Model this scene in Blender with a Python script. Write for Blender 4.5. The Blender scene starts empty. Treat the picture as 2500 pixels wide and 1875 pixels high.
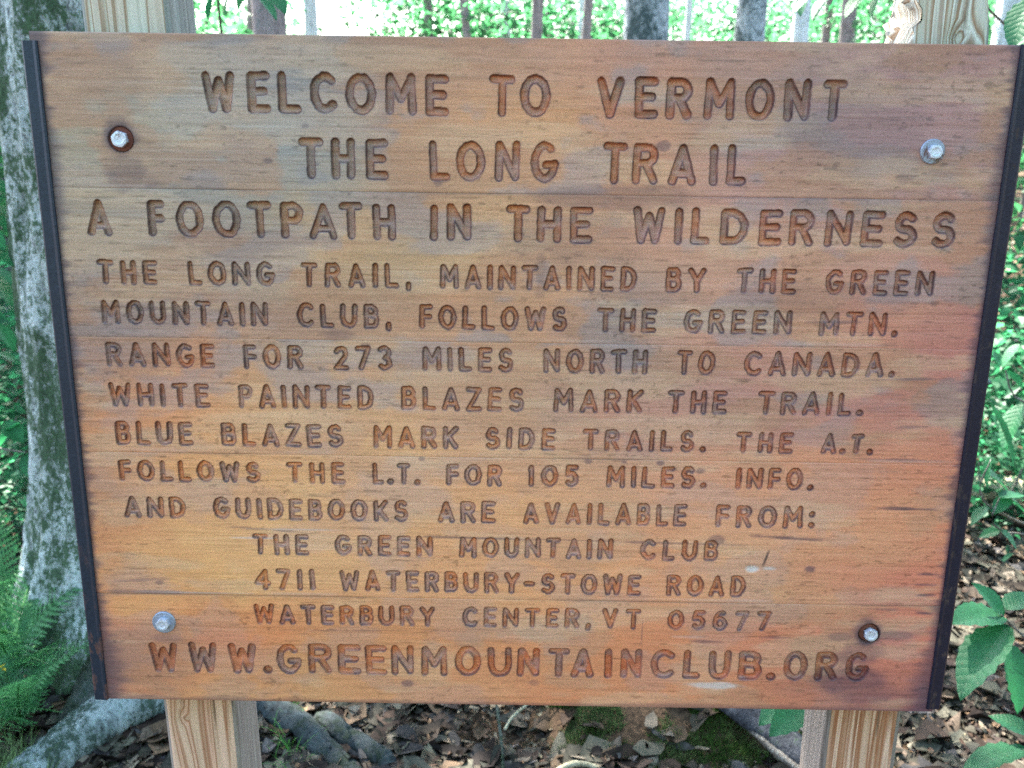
import bpy, math, random
import numpy as np
from mathutils import Vector, Matrix, noise as mnoise

# ------------------------------------------------------------ camera, world, sun, exposure
sc = bpy.context.scene
rad = math.radians
cd = bpy.data.cameras.new('camera'); cam = bpy.data.objects.new('camera', cd); sc.collection.objects.link(cam); sc.camera = cam
pi_, ya, ro = 0.26557897, -0.00240857, 0.01441999
F_ = Vector((math.sin(ya)*math.cos(pi_), math.cos(ya)*math.cos(pi_), -math.sin(pi_)))
R0 = Vector((math.cos(ya), -math.sin(ya), 0)); U0 = R0.cross(F_)
R_ = R0*math.cos(ro)+U0*math.sin(ro); U_ = -R0*math.sin(ro)+U0*math.cos(ro)
mw = Matrix((R_, U_, -F_)).transposed().to_4x4(); mw.translation = Vector((-0.00856568, -1.02533779, 1.62217723)); cam.matrix_world = mw
cd.sensor_width = 36; cd.lens = 36*2383/2500; cd.clip_start = .05; cd.clip_end = 600
cd.dof.use_dof = True; cd.dof.focus_distance = 1.09; cd.dof.aperture_fstop = 9
SUN_EL, SUN_AZ = 52, 28      # the sun stands behind the sign, to its left
w = bpy.data.worlds.new('World'); sc.world = w; w.use_nodes = True
nt = w.node_tree; sky = nt.nodes.new('ShaderNodeTexSky'); sky.sky_type = 'NISHITA'; sky.sun_disc = False
sky.sun_elevation = rad(SUN_EL); sky.sun_rotation = rad(-SUN_AZ); sky.air_density = 1; sky.dust_density = 2.5; sky.ozone_density = 1
bg = nt.nodes['Background']; nt.links.new(sky.outputs[0], bg.inputs[0]); bg.inputs[1].default_value = 0.09
sl = bpy.data.lights.new('sun', 'SUN'); so = bpy.data.objects.new('sun', sl); sc.collection.objects.link(so)
sl.energy = 5; sl.angle = rad(.55); sl.color = (1, .95, .86)
sd = Vector((-math.sin(rad(SUN_AZ))*math.cos(rad(SUN_EL)), math.cos(rad(SUN_AZ))*math.cos(rad(SUN_EL)), math.sin(rad(SUN_EL))))
so.rotation_euler = sd.to_track_quat('Z', 'Y').to_euler()
sc.view_settings.view_transform = 'Standard'; sc.view_settings.look = 'None'; sc.view_settings.gamma = 1
sc.view_settings.use_curve_mapping = False; sc.view_settings.exposure = 3.65
sc.render.engine = 'CYCLES'
sc.cycles.use_denoising = False; sc.cycles.use_adaptive_sampling = False; sc.cycles.sample_clamp_indirect = 3
sc.cycles.max_bounces = 8; sc.cycles.transparent_max_bounces = 8

rng = np.random.default_rng(7); random.seed(7)
col = sc.collection

# ------------------------------------------------------------ helpers
def srgb(r, g, b, k=1.0):
    c = np.array([r, g, b], float)/255
    c = np.where(c <= .04045, c/12.92, ((c+.055)/1.055)**2.4)*k
    return tuple(float(v) for v in c)
def h2(ix, iy, s):
    n = (ix.astype(np.int64)*374761393+iy.astype(np.int64)*668265263+s*1442695041) & 0xffffffff
    n = ((n ^ (n >> 13))*1274126177) & 0xffffffff
    return ((n ^ (n >> 16)) & 0xffff)/65535.
def vn(x, y, s=0):
    ix = np.floor(x); iy = np.floor(y); fx = x-ix; fy = y-iy; fx = fx*fx*(3-2*fx); fy = fy*fy*(3-2*fy)
    a = h2(ix, iy, s); b = h2(ix+1, iy, s); c = h2(ix, iy+1, s); d = h2(ix+1, iy+1, s)
    return (a*(1-fx)+b*fx)*(1-fy)+(c*(1-fx)+d*fx)*fy
def fbm(x, y, s=0, o=4):
    v = 0; a = .5; t = 0
    for k in range(o):
        v = v+a*vn(x*2**k+k*17.3, y*2**k+k*9.1, s+k); t += a; a *= .5
    return v/t
def ss(x, a, b):
    t = np.clip((x-a)/(b-a), 0, 1); return t*t*(3-2*t)
def tag(o, label=None, cat=None, group=None, kind=None):
    if label: o['label'] = label
    if cat: o['category'] = cat
    if group: o['group'] = group
    if kind: o['kind'] = kind
    return o
def empty(name, loc, label, cat, group=None):
    o = bpy.data.objects.new(name, None); col.objects.link(o); o.location = loc; o.empty_display_size = .05
    return tag(o, label, cat, group)
def mesh_np(name, V, Fq, mat=None, smooth=True, uv=None):
    """V (n,3); Fq list of (m,k) arrays with the same k each"""
    me = bpy.data.meshes.new(name); V = np.asarray(V, np.float32)
    if not isinstance(Fq, list): Fq = [Fq]
    loops = np.concatenate([f.ravel() for f in Fq]).astype(np.int32)
    tot = np.concatenate([np.full(len(f), f.shape[1]) for f in Fq]).astype(np.int32)
    start = np.concatenate([[0], np.cumsum(tot)[:-1]]).astype(np.int32)
    me.vertices.add(len(V)); me.vertices.foreach_set('co', V.ravel())
    me.loops.add(len(loops)); me.loops.foreach_set('vertex_index', loops)
    me.polygons.add(len(tot)); me.polygons.foreach_set('loop_start', start); me.polygons.foreach_set('loop_total', tot)
    me.polygons.foreach_set('use_smooth', np.full(len(tot), smooth))
    me.update(calc_edges=True); me.validate()
    if mat: me.materials.append(mat)
    return me
def vcol(me, C, name='tint'):
    at = me.color_attributes.new(name, 'FLOAT_COLOR', 'POINT')
    C4 = np.ones((len(me.vertices), 4), np.float32); C4[:, :3] = C; at.data.foreach_set('color', C4.ravel())
def ob(name, me, parent=None, loc=None):
    o = bpy.data.objects.new(name, me); col.objects.link(o)
    if parent is not None: o.parent = parent
    if loc is not None: o.location = loc
    return o
class MB:
    def __init__(s): s.v = []; s.f = {3: [], 4: []}; s.n = 0; s.c = []
    def add(s, V, Fq, c=None):
        V = np.asarray(V, float); s.v.append(V)
        for f in (Fq if isinstance(Fq, list) else [Fq]):
            f = np.asarray(f); s.f[f.shape[1]].append(f+s.n)
        if c is not None: s.c.append(np.broadcast_to(np.asarray(c, float), (len(V), 3)))
        s.n += len(V)
    def mesh(s, name, mat, smooth=True):
        me = mesh_np(name, np.concatenate(s.v), [np.concatenate(s.f[k]) for k in (4, 3) if s.f[k]], mat, smooth)
        if s.c: vcol(me, np.concatenate(s.c))
        return me
def tube(P, Rr, n=10, amp=0, seed=0, flat=1.0):
    """tapered tube along P with a noisy skin"""
    P = np.asarray(P, float); Rr = np.asarray(Rr, float); m = len(P)
    T = np.gradient(P, axis=0); T /= np.linalg.norm(T, axis=1)[:, None]
    ref = np.array([0, 0, 1.]) if abs(T[0][2]) < .8 else np.array([1., 0, 0])
    V = []
    A = np.linspace(0, 2*np.pi, n, endpoint=False)
    for i in range(m):
        a = np.cross(ref, T[i]); a /= np.linalg.norm(a); b = np.cross(T[i], a)
        r = Rr[i]*(1+amp*(vn(np.cos(A)*2+7, np.sin(A)*2+i*.6, seed)+.5*vn(np.cos(A)*5+7, np.sin(A)*5+i*1.3, seed+3)-.75)*2)
        V.append(P[i]+r[:, None]*(np.cos(A)[:, None]*a+flat*np.sin(A)[:, None]*b))
    V = np.concatenate(V); i = np.arange(m-1)[:, None]*n; j = np.arange(n)[None]; k = (j+1) % n
    Fq = np.stack([i+j, i+k, i+n+k, i+n+j], -1).reshape(-1, 4)
    V = np.concatenate([V, P[:1], P[-1:]]); c0 = m*n; c1 = m*n+1; jj = np.arange(n); kk = (jj+1) % n
    caps = np.concatenate([np.stack([kk, jj, np.full(n, c0)], 1), np.stack([(m-1)*n+jj, (m-1)*n+kk, np.full(n, c1)], 1)])
    return V, [Fq, caps]
def spline(pts, n):
    pts = np.asarray(pts, float); t = np.linspace(0, len(pts)-1, n); out = []
    for x in t:
        i = min(int(x), len(pts)-2); f = x-i
        p0 = pts[max(i-1, 0)]; p1 = pts[i]; p2 = pts[i+1]; p3 = pts[min(i+2, len(pts)-1)]
        out.append(.5*((2*p1)+(-p0+p2)*f+(2*p0-5*p1+4*p2-p3)*f*f+(-p0+3*p1-3*p2+p3)*f**3))
    return np.array(out)
def bevel_box(name, x0, x1, y0, y1, z0, z1, mat, r=.003, zcuts=1, parent=None):
    import bmesh
    bm = bmesh.new(); bmesh.ops.create_cube(bm, size=1)
    for v in bm.verts: v.co = Vector((x0 if v.co.x < 0 else x1, y0 if v.co.y < 0 else y1, z0 if v.co.z < 0 else z1))
    bmesh.ops.bevel(bm, geom=bm.edges[:], offset=r, segments=2, affect='EDGES')
    me = bpy.data.meshes.new(name); bm.to_mesh(me); bm.free(); me.materials.append(mat)
    for p in me.polygons: p.use_smooth = False
    return ob(name, me, parent)

# node helper -----------------------------------------------------------
class NT:
    def __init__(s, name):
        s.m = bpy.data.materials.new(name); s.m.use_nodes = True; s.t = s.m.node_tree; s.b = s.t.nodes['Principled BSDF']
        s.out = s.t.nodes['Material Output']
    def n(s, ty, ins=None, **kw):
        nd = s.t.nodes.new('ShaderNode'+ty)
        for k, v in kw.items(): setattr(nd, k, v)
        for k, v in (ins or {}).items(): s.set(nd.inputs[k], v)
        return nd
    def set(s, sock, v):
        if hasattr(v, 'is_output') or isinstance(v, bpy.types.NodeSocket): s.t.links.new(v, sock)
        elif isinstance(v, bpy.types.Node): s.t.links.new(v.outputs[0], sock)
        else:
            if sock.type == 'RGBA' and len(v) == 3: v = (*v, 1)
            sock.default_value = v
    def coord(s, scale=(1, 1, 1), which='Object', loc=(0, 0, 0), rot=(0, 0, 0)):
        tc = s.n('TexCoord'); return s.n('Mapping', {0: tc.outputs[which], 1: loc, 2: rot, 3: scale})
    def noise(s, vec, scale, detail=4, rough=.55, dist=0): return s.n('TexNoise', {'Vector': vec, 'Scale': scale, 'Detail': detail, 'Roughness': rough, 'Distortion': dist}).outputs[0]
    def ramp(s, fac, stops, interp='LINEAR'):
        r = s.n('ValToRGB', {0: fac}); r.color_ramp.interpolation = interp; e = r.color_ramp.elements
        while len(e) < len(stops): e.new(.5)
        for el, (p, c) in zip(e, stops):
            el.position = p; el.color = (*c, 1) if hasattr(c, '__len__') else (c, c, c, 1)
        return r.outputs[0]
    def mix(s, f, a, b, mode='MIX'):
        nd = s.n('Mix', data_type='RGBA', blend_type=mode); s.set(nd.inputs[0], f); s.set(nd.inputs[6], a); s.set(nd.inputs[7], b); return nd.outputs[2]
    def math(s, op, a, b=0., c=0., clamp=False):
        nd = s.n('Math', operation=op, use_clamp=clamp); s.set(nd.inputs[0], a); s.set(nd.inputs[1], b); s.set(nd.inputs[2], c); return nd.outputs[0]
    def bump(s, h, strength=.3, dist=.01, nrm=None):
        nd = s.n('Bump', {'Height': h, 'Strength': strength, 'Distance': dist})
        if nrm is not None: s.set(nd.inputs['Normal'], nrm)
        return nd.outputs[0]
    def fin(s, colr=None, rough=None, normal=None, metal=None, spec=None):
        if colr is not None: s.set(s.b.inputs['Base Color'], colr)
        if rough is not None: s.set(s.b.inputs['Roughness'], rough)
        if normal is not None: s.set(s.b.inputs['Normal'], normal)
        if metal is not None: s.set(s.b.inputs['Metallic'], metal)
        if spec is not None: s.set(s.b.inputs['Specular IOR Level'], spec)
        return s.m

# ------------------------------------------------------------ materials
def m_board():
    a = NT('sign_wood'); vc = a.n('VertexColor', layer_name='tint').outputs[0]
    p = a.coord((26, 26, 300)); g = a.noise(p, 1, 5, .62, .3)
    p2 = a.coord((70, 70, 900)); g2 = a.noise(p2, 1, 3, .6)
    p3 = a.coord((900, 900, 900)); g3 = a.noise(p3, 1, 2, .6)
    f1 = a.ramp(g, [(.25, .88), (.5, 1.0), (.78, 1.05)]); f2 = a.ramp(g2, [(.28, .86), (.5, 1.0), (.75, 1.06)]); f3 = a.ramp(g3, [(.25, .78), (.75, 1.22)])
    c = a.mix(1, vc, f1, 'MULTIPLY'); c = a.mix(.8, c, f2, 'MULTIPLY'); c = a.mix(.8, c, f3, 'MULTIPLY')
    b = a.bump(g2, .25, .0006); b = a.bump(g3, .15, .0004, b)
    return a.fin(c, a.ramp(g, [(.3, .54), (.7, .38)]), b, spec=.5)
def m_post(kind):
    a = NT('post_wood_'+kind)
    tc = a.n('TexCoord').outputs['Object']
    warp = a.noise(a.coord((3, 3, 1.1)), 1, 2, .5)
    sx = a.n('SeparateXYZ', {0: tc})
    u = a.math('ADD', sx.outputs[0], a.math('MULTIPLY', sx.outputs[1], 1.3))
    if kind == 'knotty':     # rings sweep round the knots
        d = a.n('VectorMath', {0: tc, 1: (.009, 0, .777)}, operation='SUBTRACT').outputs[0]
        ln = a.n('VectorMath', {0: a.n('VectorMath', {0: d, 1: (1, .2, .33)}, operation='MULTIPLY').outputs[0]}, operation='LENGTH').outputs['Value']
        u = a.math('ADD', u, a.math('MULTIPLY', a.math('POWER', 2.718, a.math('MULTIPLY', ln, -32)), .055))
    if kind == 'pale':
        d = a.n('VectorMath', {0: tc, 1: (-.025, 0, -.037)}, operation='SUBTRACT').outputs[0]
        ln = a.n('VectorMath', {0: a.n('VectorMath', {0: d, 1: (1, .2, .35)}, operation='MULTIPLY').outputs[0]}, operation='LENGTH').outputs['Value']
        kd = ln
        u = a.math('ADD', u, a.math('MULTIPLY', a.math('POWER', 2.718, a.math('MULTIPLY', ln, -70)), .02))
    u = a.math('ADD', u, a.math('MULTIPLY', warp, .012 if kind == 'pale' else .04))
    nn = a.noise(a.n('CombineXYZ', {0: a.math('MULTIPLY', u, 62 if kind == 'pale' else 58), 1: a.math('MULTIPLY', sx.outputs[2], 1.0)}), 1, 2, .55)
    fine = a.noise(a.coord((500, 500, 18)), 1, 3, .6)
    if kind == 'pale': st = [(.28, srgb(240, 224, 210, .95)), (.47, srgb(228, 216, 196, .85)), (.53, srgb(178, 140, 110, .8)), (.58, srgb(235, 215, 195, .85)), (.72, srgb(190, 150, 122, .8)), (.78, srgb(235, 215, 195, .85))]
    else: st = [(.28, srgb(235, 230, 222, .95)), (.42, srgb(212, 196, 176, .88)), (.49, srgb(172, 128, 96, .8)), (.55, srgb(232, 222, 208, .95)), (.65, srgb(165, 122, 92, .75)), (.78, srgb(232, 212, 188, .9))]
    c = a.ramp(nn, st)
    # green preservative shows on the tops, the lower ends are pinkish
    gz = a.ramp(a.math('MULTIPLY', a.math('ADD', sx.outputs[2], 0), 1.0), [(.15, srgb(248, 210, 190)), (.6, srgb(240, 250, 246))])
    c = a.mix(.85, c, gz, 'MULTIPLY')
    c = a.mix(.6, c, a.ramp(fine, [(.3, .78), (.7, 1.1)]), 'MULTIPLY')
    if kind == 'pale':
        c = a.mix(a.ramp(a.math('MULTIPLY', kd, 100), [(.0, 1.), (.55, .75), (.75, 0.)]), c, a.ramp(a.noise(a.coord((90, 90, 60)), 1, 3), [(.4, srgb(215, 190, 170, .6)), (.6, srgb(130, 70, 45, .5))]))
    gy = a.ramp(a.noise(a.coord((14, 14, 3)), 1, 3), [(.6, 0.), (.85, .4)])
    c = a.mix(gy, c, srgb(120, 120, 118, .6))
    # side faces: weathered grey, with their weaker light also put into the colour
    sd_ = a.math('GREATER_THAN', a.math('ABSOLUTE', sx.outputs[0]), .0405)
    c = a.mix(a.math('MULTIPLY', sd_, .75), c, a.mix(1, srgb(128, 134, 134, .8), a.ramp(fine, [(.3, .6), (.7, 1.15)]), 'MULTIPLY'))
    dr = a.ramp(a.noise(a.coord((60, 60, 2.2)), 1, 4, .7), [(.60, 0.), (.68, .6)])
    c = a.mix(dr, c, srgb(70, 60, 52, .6))
    return a.fin(c, .75, a.bump(a.math('ADD', nn, a.math('MULTIPLY', fine, .5)), .5, .0015), spec=.25)
def m_bark(name, base, dark, moss, lich, mossamt=.5, sc_=1., bumpd=.012):
    a = NT(name)
    v = a.noise(a.coord((18*sc_, 18*sc_, 7*sc_)), 1, 7, .7, .8)
    big = a.noise(a.coord((6*sc_, 6*sc_, 2.8*sc_), loc=(3, 1, 8)), 1, 6, .72, .5)
    med = a.noise(a.coord((46*sc_, 46*sc_, 34*sc_)), 1, 6, .75, .5)
    fin_ = a.noise(a.coord((210*sc_, 210*sc_, 170*sc_)), 1, 3, .6)
    c = a.ramp(v, [(.30, dark), (.46, base), (.70, tuple(min(1, x*1.35) for x in base))])
    c = a.mix(a.ramp(med, [(.52, 0.), (.60, .9)]), c, lich)
    c = a.mix(a.ramp(med, [(.37, .85), (.43, 0.)]), c, tuple(x*.45 for x in dark))
    mk = a.math('ADD', a.math('MULTIPLY', big, .40), a.math('ADD', a.math('MULTIPLY', med, .42), a.math('MULTIPLY', fin_, .18)))
    t = .60-.20*mossamt
    c = a.mix(a.ramp(mk, [(t, 0.), (t+.05, .95)]), c, a.ramp(fin_, [(.3, tuple(x*.45 for x in moss)), (.7, tuple(x*1.5 for x in moss))]))
    c = a.mix(.7, c, a.ramp(fin_, [(.3, .6), (.7, 1.3)]), 'MULTIPLY')
    return a.fin(c, .9, a.bump(a.math('ADD', a.math('ADD', v, a.math('MULTIPLY', med, .8)), a.math('MULTIPLY', fin_, .3)), .9, bumpd), spec=.15)
def m_leaf(name, c1, c2, tr, rough=.5, trw=.5, spec=.3, veins=False):
    a = NT(name); vc = a.n('VertexColor', layer_name='tint').outputs[0]
    v = a.noise(a.coord((9, 9, 9)), 1, 3, .6)
    oi = a.n('ObjectInfo').outputs['Random']
    c = a.ramp(a.math('ADD', a.math('MULTIPLY', v, .7), a.math('MULTIPLY', oi, .3)), [(.35, c1), (.7, c2)])
    c = a.mix(1, c, vc, 'MULTIPLY')
    nr = None
    if veins:      # midrib and side veins, in the leaf's own coordinates
        sx = a.n('SeparateXYZ', {0: a.n('TexCoord').outputs['Object']}); ay = a.math('ABSOLUTE', sx.outputs[1])
        tv = a.math('PINGPONG', a.math('MULTIPLY', a.math('SUBTRACT', sx.outputs[0], a.math('MULTIPLY', ay, .75)), 10), .5)
        vn_ = a.math('MAXIMUM', a.ramp(tv, [(.0, 1.), (.06, 0.)]), a.ramp(a.math('MULTIPLY', ay, 10), [(.03, 1.), (.12, 0.)]))
        c = a.mix(a.math('MULTIPLY', vn_, .5), c, a.mix(1, c, (1.5, 1.35, 1.3), 'MULTIPLY')); nr = a.bump(a.math('SUBTRACT', tv, vn_), .25, .003)
        sp = a.ramp(a.noise(a.coord((17, 17, 17)), 1, 3, .6), [(.66, 0.), (.70, .7)]); c = a.mix(sp, c, (.09, .08, .03))
    a.fin(c, rough, nr, spec=spec)
    t = a.n('BsdfTranslucent', {0: a.mix(1, tr, vc, 'MULTIPLY')})
    mx = a.n('MixShader', {0: trw, 1: a.b.outputs[0], 2: t.outputs[0]}); a.t.links.new(mx.outputs[0], a.out.inputs[0])
    return a.m
def m_litter():
    a = NT('dead_leaves'); vc = a.n('VertexColor', layer_name='tint').outputs[0]
    f = a.noise(a.coord((160, 160, 160)), 1, 4, .6)
    c = a.mix(1, vc, a.ramp(f, [(.3, .6), (.7, 1.25)]), 'MULTIPLY')
    return a.fin(c, .8, a.bump(f, .3, .002), spec=.2)
def m_soil():
    a = NT('forest_soil'); f = a.noise(a.coord((6, 6, 6)), 1, 6, .7); g = a.noise(a.coord((60, 60, 60)), 1, 5, .7)
    c = a.mix(.5, a.ramp(f, [(.35, srgb(40, 32, 26)), (.55, srgb(74, 60, 48)), (.7, srgb(50, 62, 36))]), a.ramp(g, [(.35, srgb(26, 20, 17)), (.6, srgb(105, 84, 66))]))
    return a.fin(c, .95, a.bump(g, .8, .02), spec=.1)
def m_metal(name, base, rust, amt, rough=.5, metal=.6, zr=None):
    a = NT(name); f = a.noise(a.coord((60, 60, 25)), 1, 5, .7); g = a.noise(a.coord((300, 300, 300)), 1, 3, .6)
    r = a.ramp(f, [(.62-amt*.25, 0.), (.68-amt*.25, 1.)])
    if zr:
        z = a.n('SeparateXYZ', {0: a.n('TexCoord').outputs['Object']}).outputs[2]
        r = a.math('MULTIPLY', r, a.math('MULTIPLY_ADD', z, -1/(zr[0]-zr[1]), zr[0]/(zr[0]-zr[1]), clamp=True), clamp=True)
    c = a.mix(r, a.mix(.6, base, a.ramp(g, [(.3, .7), (.7, 1.3)]), 'MULTIPLY'), a.mix(.6, rust, a.ramp(g, [(.3, .5), (.7, 1.3)]), 'MULTIPLY'))
    return a.fin(c, a.math('ADD', rough, a.math('MULTIPLY', r, .35)), a.bump(g, .35, .0006), metal=a.math('MULTIPLY', a.math('SUBTRACT', 1, r), metal))
# ------------------------------------------------------------ the sign
M_BOARD = m_board()
TOP, BOT, HW, TH = 1.6995, 0.9455, 0.4965, 0.038
JO = [1.5470, 1.3893, 1.2580, 1.0845]
#LETTERS: each entry is (text, left, right, baseline left, baseline right, cap height) in mm on the board face
ROWS = [
 [('W',-327.7,-294.3,1623.9,1623.9,39.7),('E',-282.3,-259.1,1623.9,1623.9,39.7),('L',-250.9,-228.7,1623.9,1623.9,39.7),('C',-218.8,-192.3,1623.9,1623.9,39.8),('O',-182.9,-152.5,1623.9,1623.9,39.8),('M',-142.7,-112.2,1623.9,1623.9,39.9),('E',-102.4,-79.2,1623.9,1623.9,39.9),('T',-38.2,-12.1,1623.9,1623.9,40.0),('O',-6.8,23.7,1623.9,1623.8,40.0),('V',70.5,97.8,1623.8,1623.8,40.1),('E',109.0,132.2,1623.8,1623.8,40.1),('R',140.6,166.4,1623.8,1623.8,40.2),('M',178.8,209.6,1623.8,1623.8,40.2),('O',220.2,249.1,1623.8,1623.8,40.3),('N',259.2,286.0,1623.8,1623.8,40.3),('T',297.3,321.5,1623.8,1623.8,40.3)],
 [('T',-232.7,-208.1,1559.4,1559.3,40.6),('H',-199.6,-175.4,1559.3,1559.2,40.6),('E',-164.1,-141.3,1559.2,1559.2,40.6),('L',-99.0,-77.7,1559.1,1559.0,40.6),('O',-71.7,-42.1,1559.0,1559.0,40.6),('N',-31.8,-6.1,1559.0,1558.9,40.6),('G',5.0,32.4,1558.9,1558.8,40.6),('T',78.8,103.8,1558.7,1558.7,40.6),('R',109.7,135.7,1558.7,1558.6,40.6),('A',146.6,175.2,1558.6,1558.5,40.6),('I',188.2,197.1,1558.5,1558.5,40.6),('L',206.1,226.2,1558.5,1558.4,40.6)],
 [('A',-457.1,-432.1,1497.4,1497.4,37.7),('F',-393.3,-375.1,1497.4,1497.4,37.7),('O',-363.9,-335.4,1497.4,1497.4,37.7),('O',-325.8,-296.6,1497.4,1497.4,37.7),('T',-288.5,-264.4,1497.4,1497.4,37.7),('P',-254.3,-231.2,1497.4,1497.4,37.7),('A',-224.7,-196.1,1497.4,1497.4,37.7),('T',-193.4,-169.4,1497.4,1497.4,37.7),('H',-158.5,-134.8,1497.4,1497.4,37.7),('I',-98.3,-91.2,1497.4,1497.4,37.7),('N',-81.5,-55.7,1497.4,1497.4,37.7),('T',-19.6,5.1,1497.4,1497.4,37.7),('H',12.9,38.1,1497.4,1497.4,37.7),('E',47.3,70.6,1497.4,1497.4,37.7),('W',112.6,145.6,1497.4,1497.4,37.7),('I',156.8,163.8,1497.4,1497.4,37.7),('L',173.5,193.9,1497.5,1497.5,37.7),('D',203.7,232.8,1497.5,1497.5,37.7),('E',244.3,268.3,1497.5,1497.5,37.7),('R',275.7,301.7,1497.5,1497.5,37.7),('N',313.2,340.9,1497.5,1497.5,37.7),('E',350.6,374.5,1497.5,1497.5,37.7),('S',384.0,408.8,1497.5,1497.5,37.6),('S',423.8,448.9,1497.5,1497.5,37.6)],
 [('THE',-451.6,-388.2,1446.6,1446.6,25.4),('LONG',-355.2,-264.2,1446.6,1446.6,25.6),('TRAIL,',-235.8,-119.1,1446.6,1446.6,25.8),('MAINTAINED',-88.7,119.2,1446.6,1446.6,26.2),('BY',150.5,192.4,1446.6,1446.6,26.5),('THE',224.5,288.0,1446.6,1446.6,26.7),('GREEN',318.9,433.4,1446.6,1446.6,26.9)],
 [('MOUNTAIN',-451.7,-273.1,1403.2,1403.0,25.9),('CLUB,',-242.1,-141.0,1402.9,1402.8,26.0),('FOLLOWS',-111.0,46.6,1402.8,1402.6,26.1),('THE',79.4,142.2,1402.5,1402.4,26.1),('GREEN',172.1,287.2,1402.4,1402.3,26.2),('MTN.',316.5,400.6,1402.2,1402.1,26.3)],
 [('RANGE',-451.1,-333.2,1356.0,1356.1,26.9),('FOR',-302.1,-237.7,1356.1,1356.2,26.9),('273',-204.6,-141.1,1356.2,1356.2,26.9),('MILES',-108.4,-10.1,1356.3,1356.3,26.9),('NORTH',22.2,135.4,1356.4,1356.5,26.9),('TO',167.3,208.3,1356.5,1356.5,26.9),('CANADA.',240.1,403.0,1356.5,1356.7,26.9)],
 [('WHITE',-452.1,-341.8,1311.0,1311.2,27.0),('PAINTED',-309.9,-162.3,1311.3,1311.6,26.9),('BLAZES',-131.7,2.2,1311.6,1311.9,26.8),('MARK',35.1,132.6,1311.9,1312.1,26.7),('THE',159.8,224.5,1312.2,1312.3,26.7),('TRAIL.',258.1,372.8,1312.4,1312.6,26.6)],
 [('BLUE',-448.6,-363.5,1266.9,1267.1,27.0),('BLAZES',-331.7,-197.4,1267.1,1267.3,26.4),('MARK',-163.7,-69.6,1267.4,1267.5,25.8),('SIDE',-39.5,37.7,1267.6,1267.7,25.4),('TRAILS.',68.3,203.8,1267.8,1268.0,24.8),('THE',237.9,300.4,1268.0,1268.1,24.3),('A.T.',332.9,388.4,1268.2,1268.3,23.9)],
 [('FOLLOWS',-449.2,-291.4,1223.8,1224.1,24.9),('THE',-260.8,-196.6,1224.1,1224.2,25.1),('L.T.',-165.2,-113.1,1224.3,1224.3,25.2),('FOR',-82.8,-20.6,1224.4,1224.5,25.3),('105',8.7,65.2,1224.5,1224.6,25.4),('MILES.',96.3,207.2,1224.7,1224.9,25.6),('INFO.',241.0,326.5,1224.9,1225.1,25.7)],
 [('AND',-447.1,-378.1,1179.8,1179.7,25.4),('GUIDEBOOKS',-346.6,-126.1,1179.7,1179.4,25.8),('ARE',-92.3,-27.8,1179.4,1179.3,26.1),('AVAILABLE',3.9,188.6,1179.3,1179.0,26.4),('FROM:',221.6,332.7,1179.0,1178.9,26.8)],
 [('THE',-304.0,-240.9,1136.8,1136.8,24.9),('GREEN',-210.3,-98.8,1136.8,1136.9,25.0),('MOUNTAIN',-68.0,106.9,1136.9,1137.0,25.2),('CLUB',138.1,226.7,1137.0,1137.0,25.3)],
 [('4711',-304.3,-235.0,1092.4,1092.4,25.9),('WATERBURY',-206.1,0.7,1092.4,1092.3,26.1),('-',5.8,18.3,1092.3,1092.3,26.2),('STOWE',25.9,140.6,1092.3,1092.3,26.2),('ROAD',170.7,261.6,1092.3,1092.2,26.4)],
 [('WATERBURY',-307.4,-96.8,1048.2,1048.5,25.4),('CENTER,',-64.7,84.8,1048.5,1048.7,25.4),('VT',98.3,142.7,1048.8,1048.8,25.4),('05677',174.5,294.1,1048.9,1049.0,25.4)],
 [('W',-434.0,-401.4,982.8,982.9,39.1),('W',-387.6,-354.8,982.9,983.0,39.1),('W',-341.1,-308.7,983.0,983.1,39.0),('.',-298.8,-291.1,983.1,983.1,38.9),('G',-284.4,-256.1,983.1,983.2,38.9),('R',-247.0,-219.0,983.2,983.3,38.9),('E',-211.3,-184.8,983.3,983.4,38.8),('E',-179.1,-154.4,983.4,983.4,38.8),('N',-148.8,-122.3,983.4,983.5,38.7),('M',-113.4,-82.9,983.5,983.6,38.7),('O',-73.7,-43.0,983.6,983.7,38.6),('U',-34.7,-6.9,983.7,983.8,38.6),('N',-0.1,26.3,983.8,983.8,38.5),('T',36.3,61.7,983.9,983.9,38.5),('A',63.7,90.3,983.9,984.0,38.4),('I',103.4,111.2,984.0,984.0,38.4),('N',122.0,146.9,984.0,984.1,38.3),('C',157.6,185.6,984.1,984.2,38.3),('L',195.9,215.5,984.2,984.3,38.2),('U',226.0,251.7,984.3,984.3,38.2),('B',261.3,288.5,984.4,984.4,38.2),('.',297.6,302.6,984.4,984.4,38.1),('O',314.1,342.1,984.5,984.5,38.1),('R',351.8,377.5,984.6,984.6,38.0),('G',387.0,414.2,984.6,984.7,38.0)],
]
BIGR, SMR = .0039, .0027
def arc(cx, cy, rx, ry, a0, a1, n=14):
    t = np.radians(np.linspace(a0, a1, n)); return [(cx+rx*math.cos(x), cy+ry*math.sin(x)) for x in t]
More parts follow.
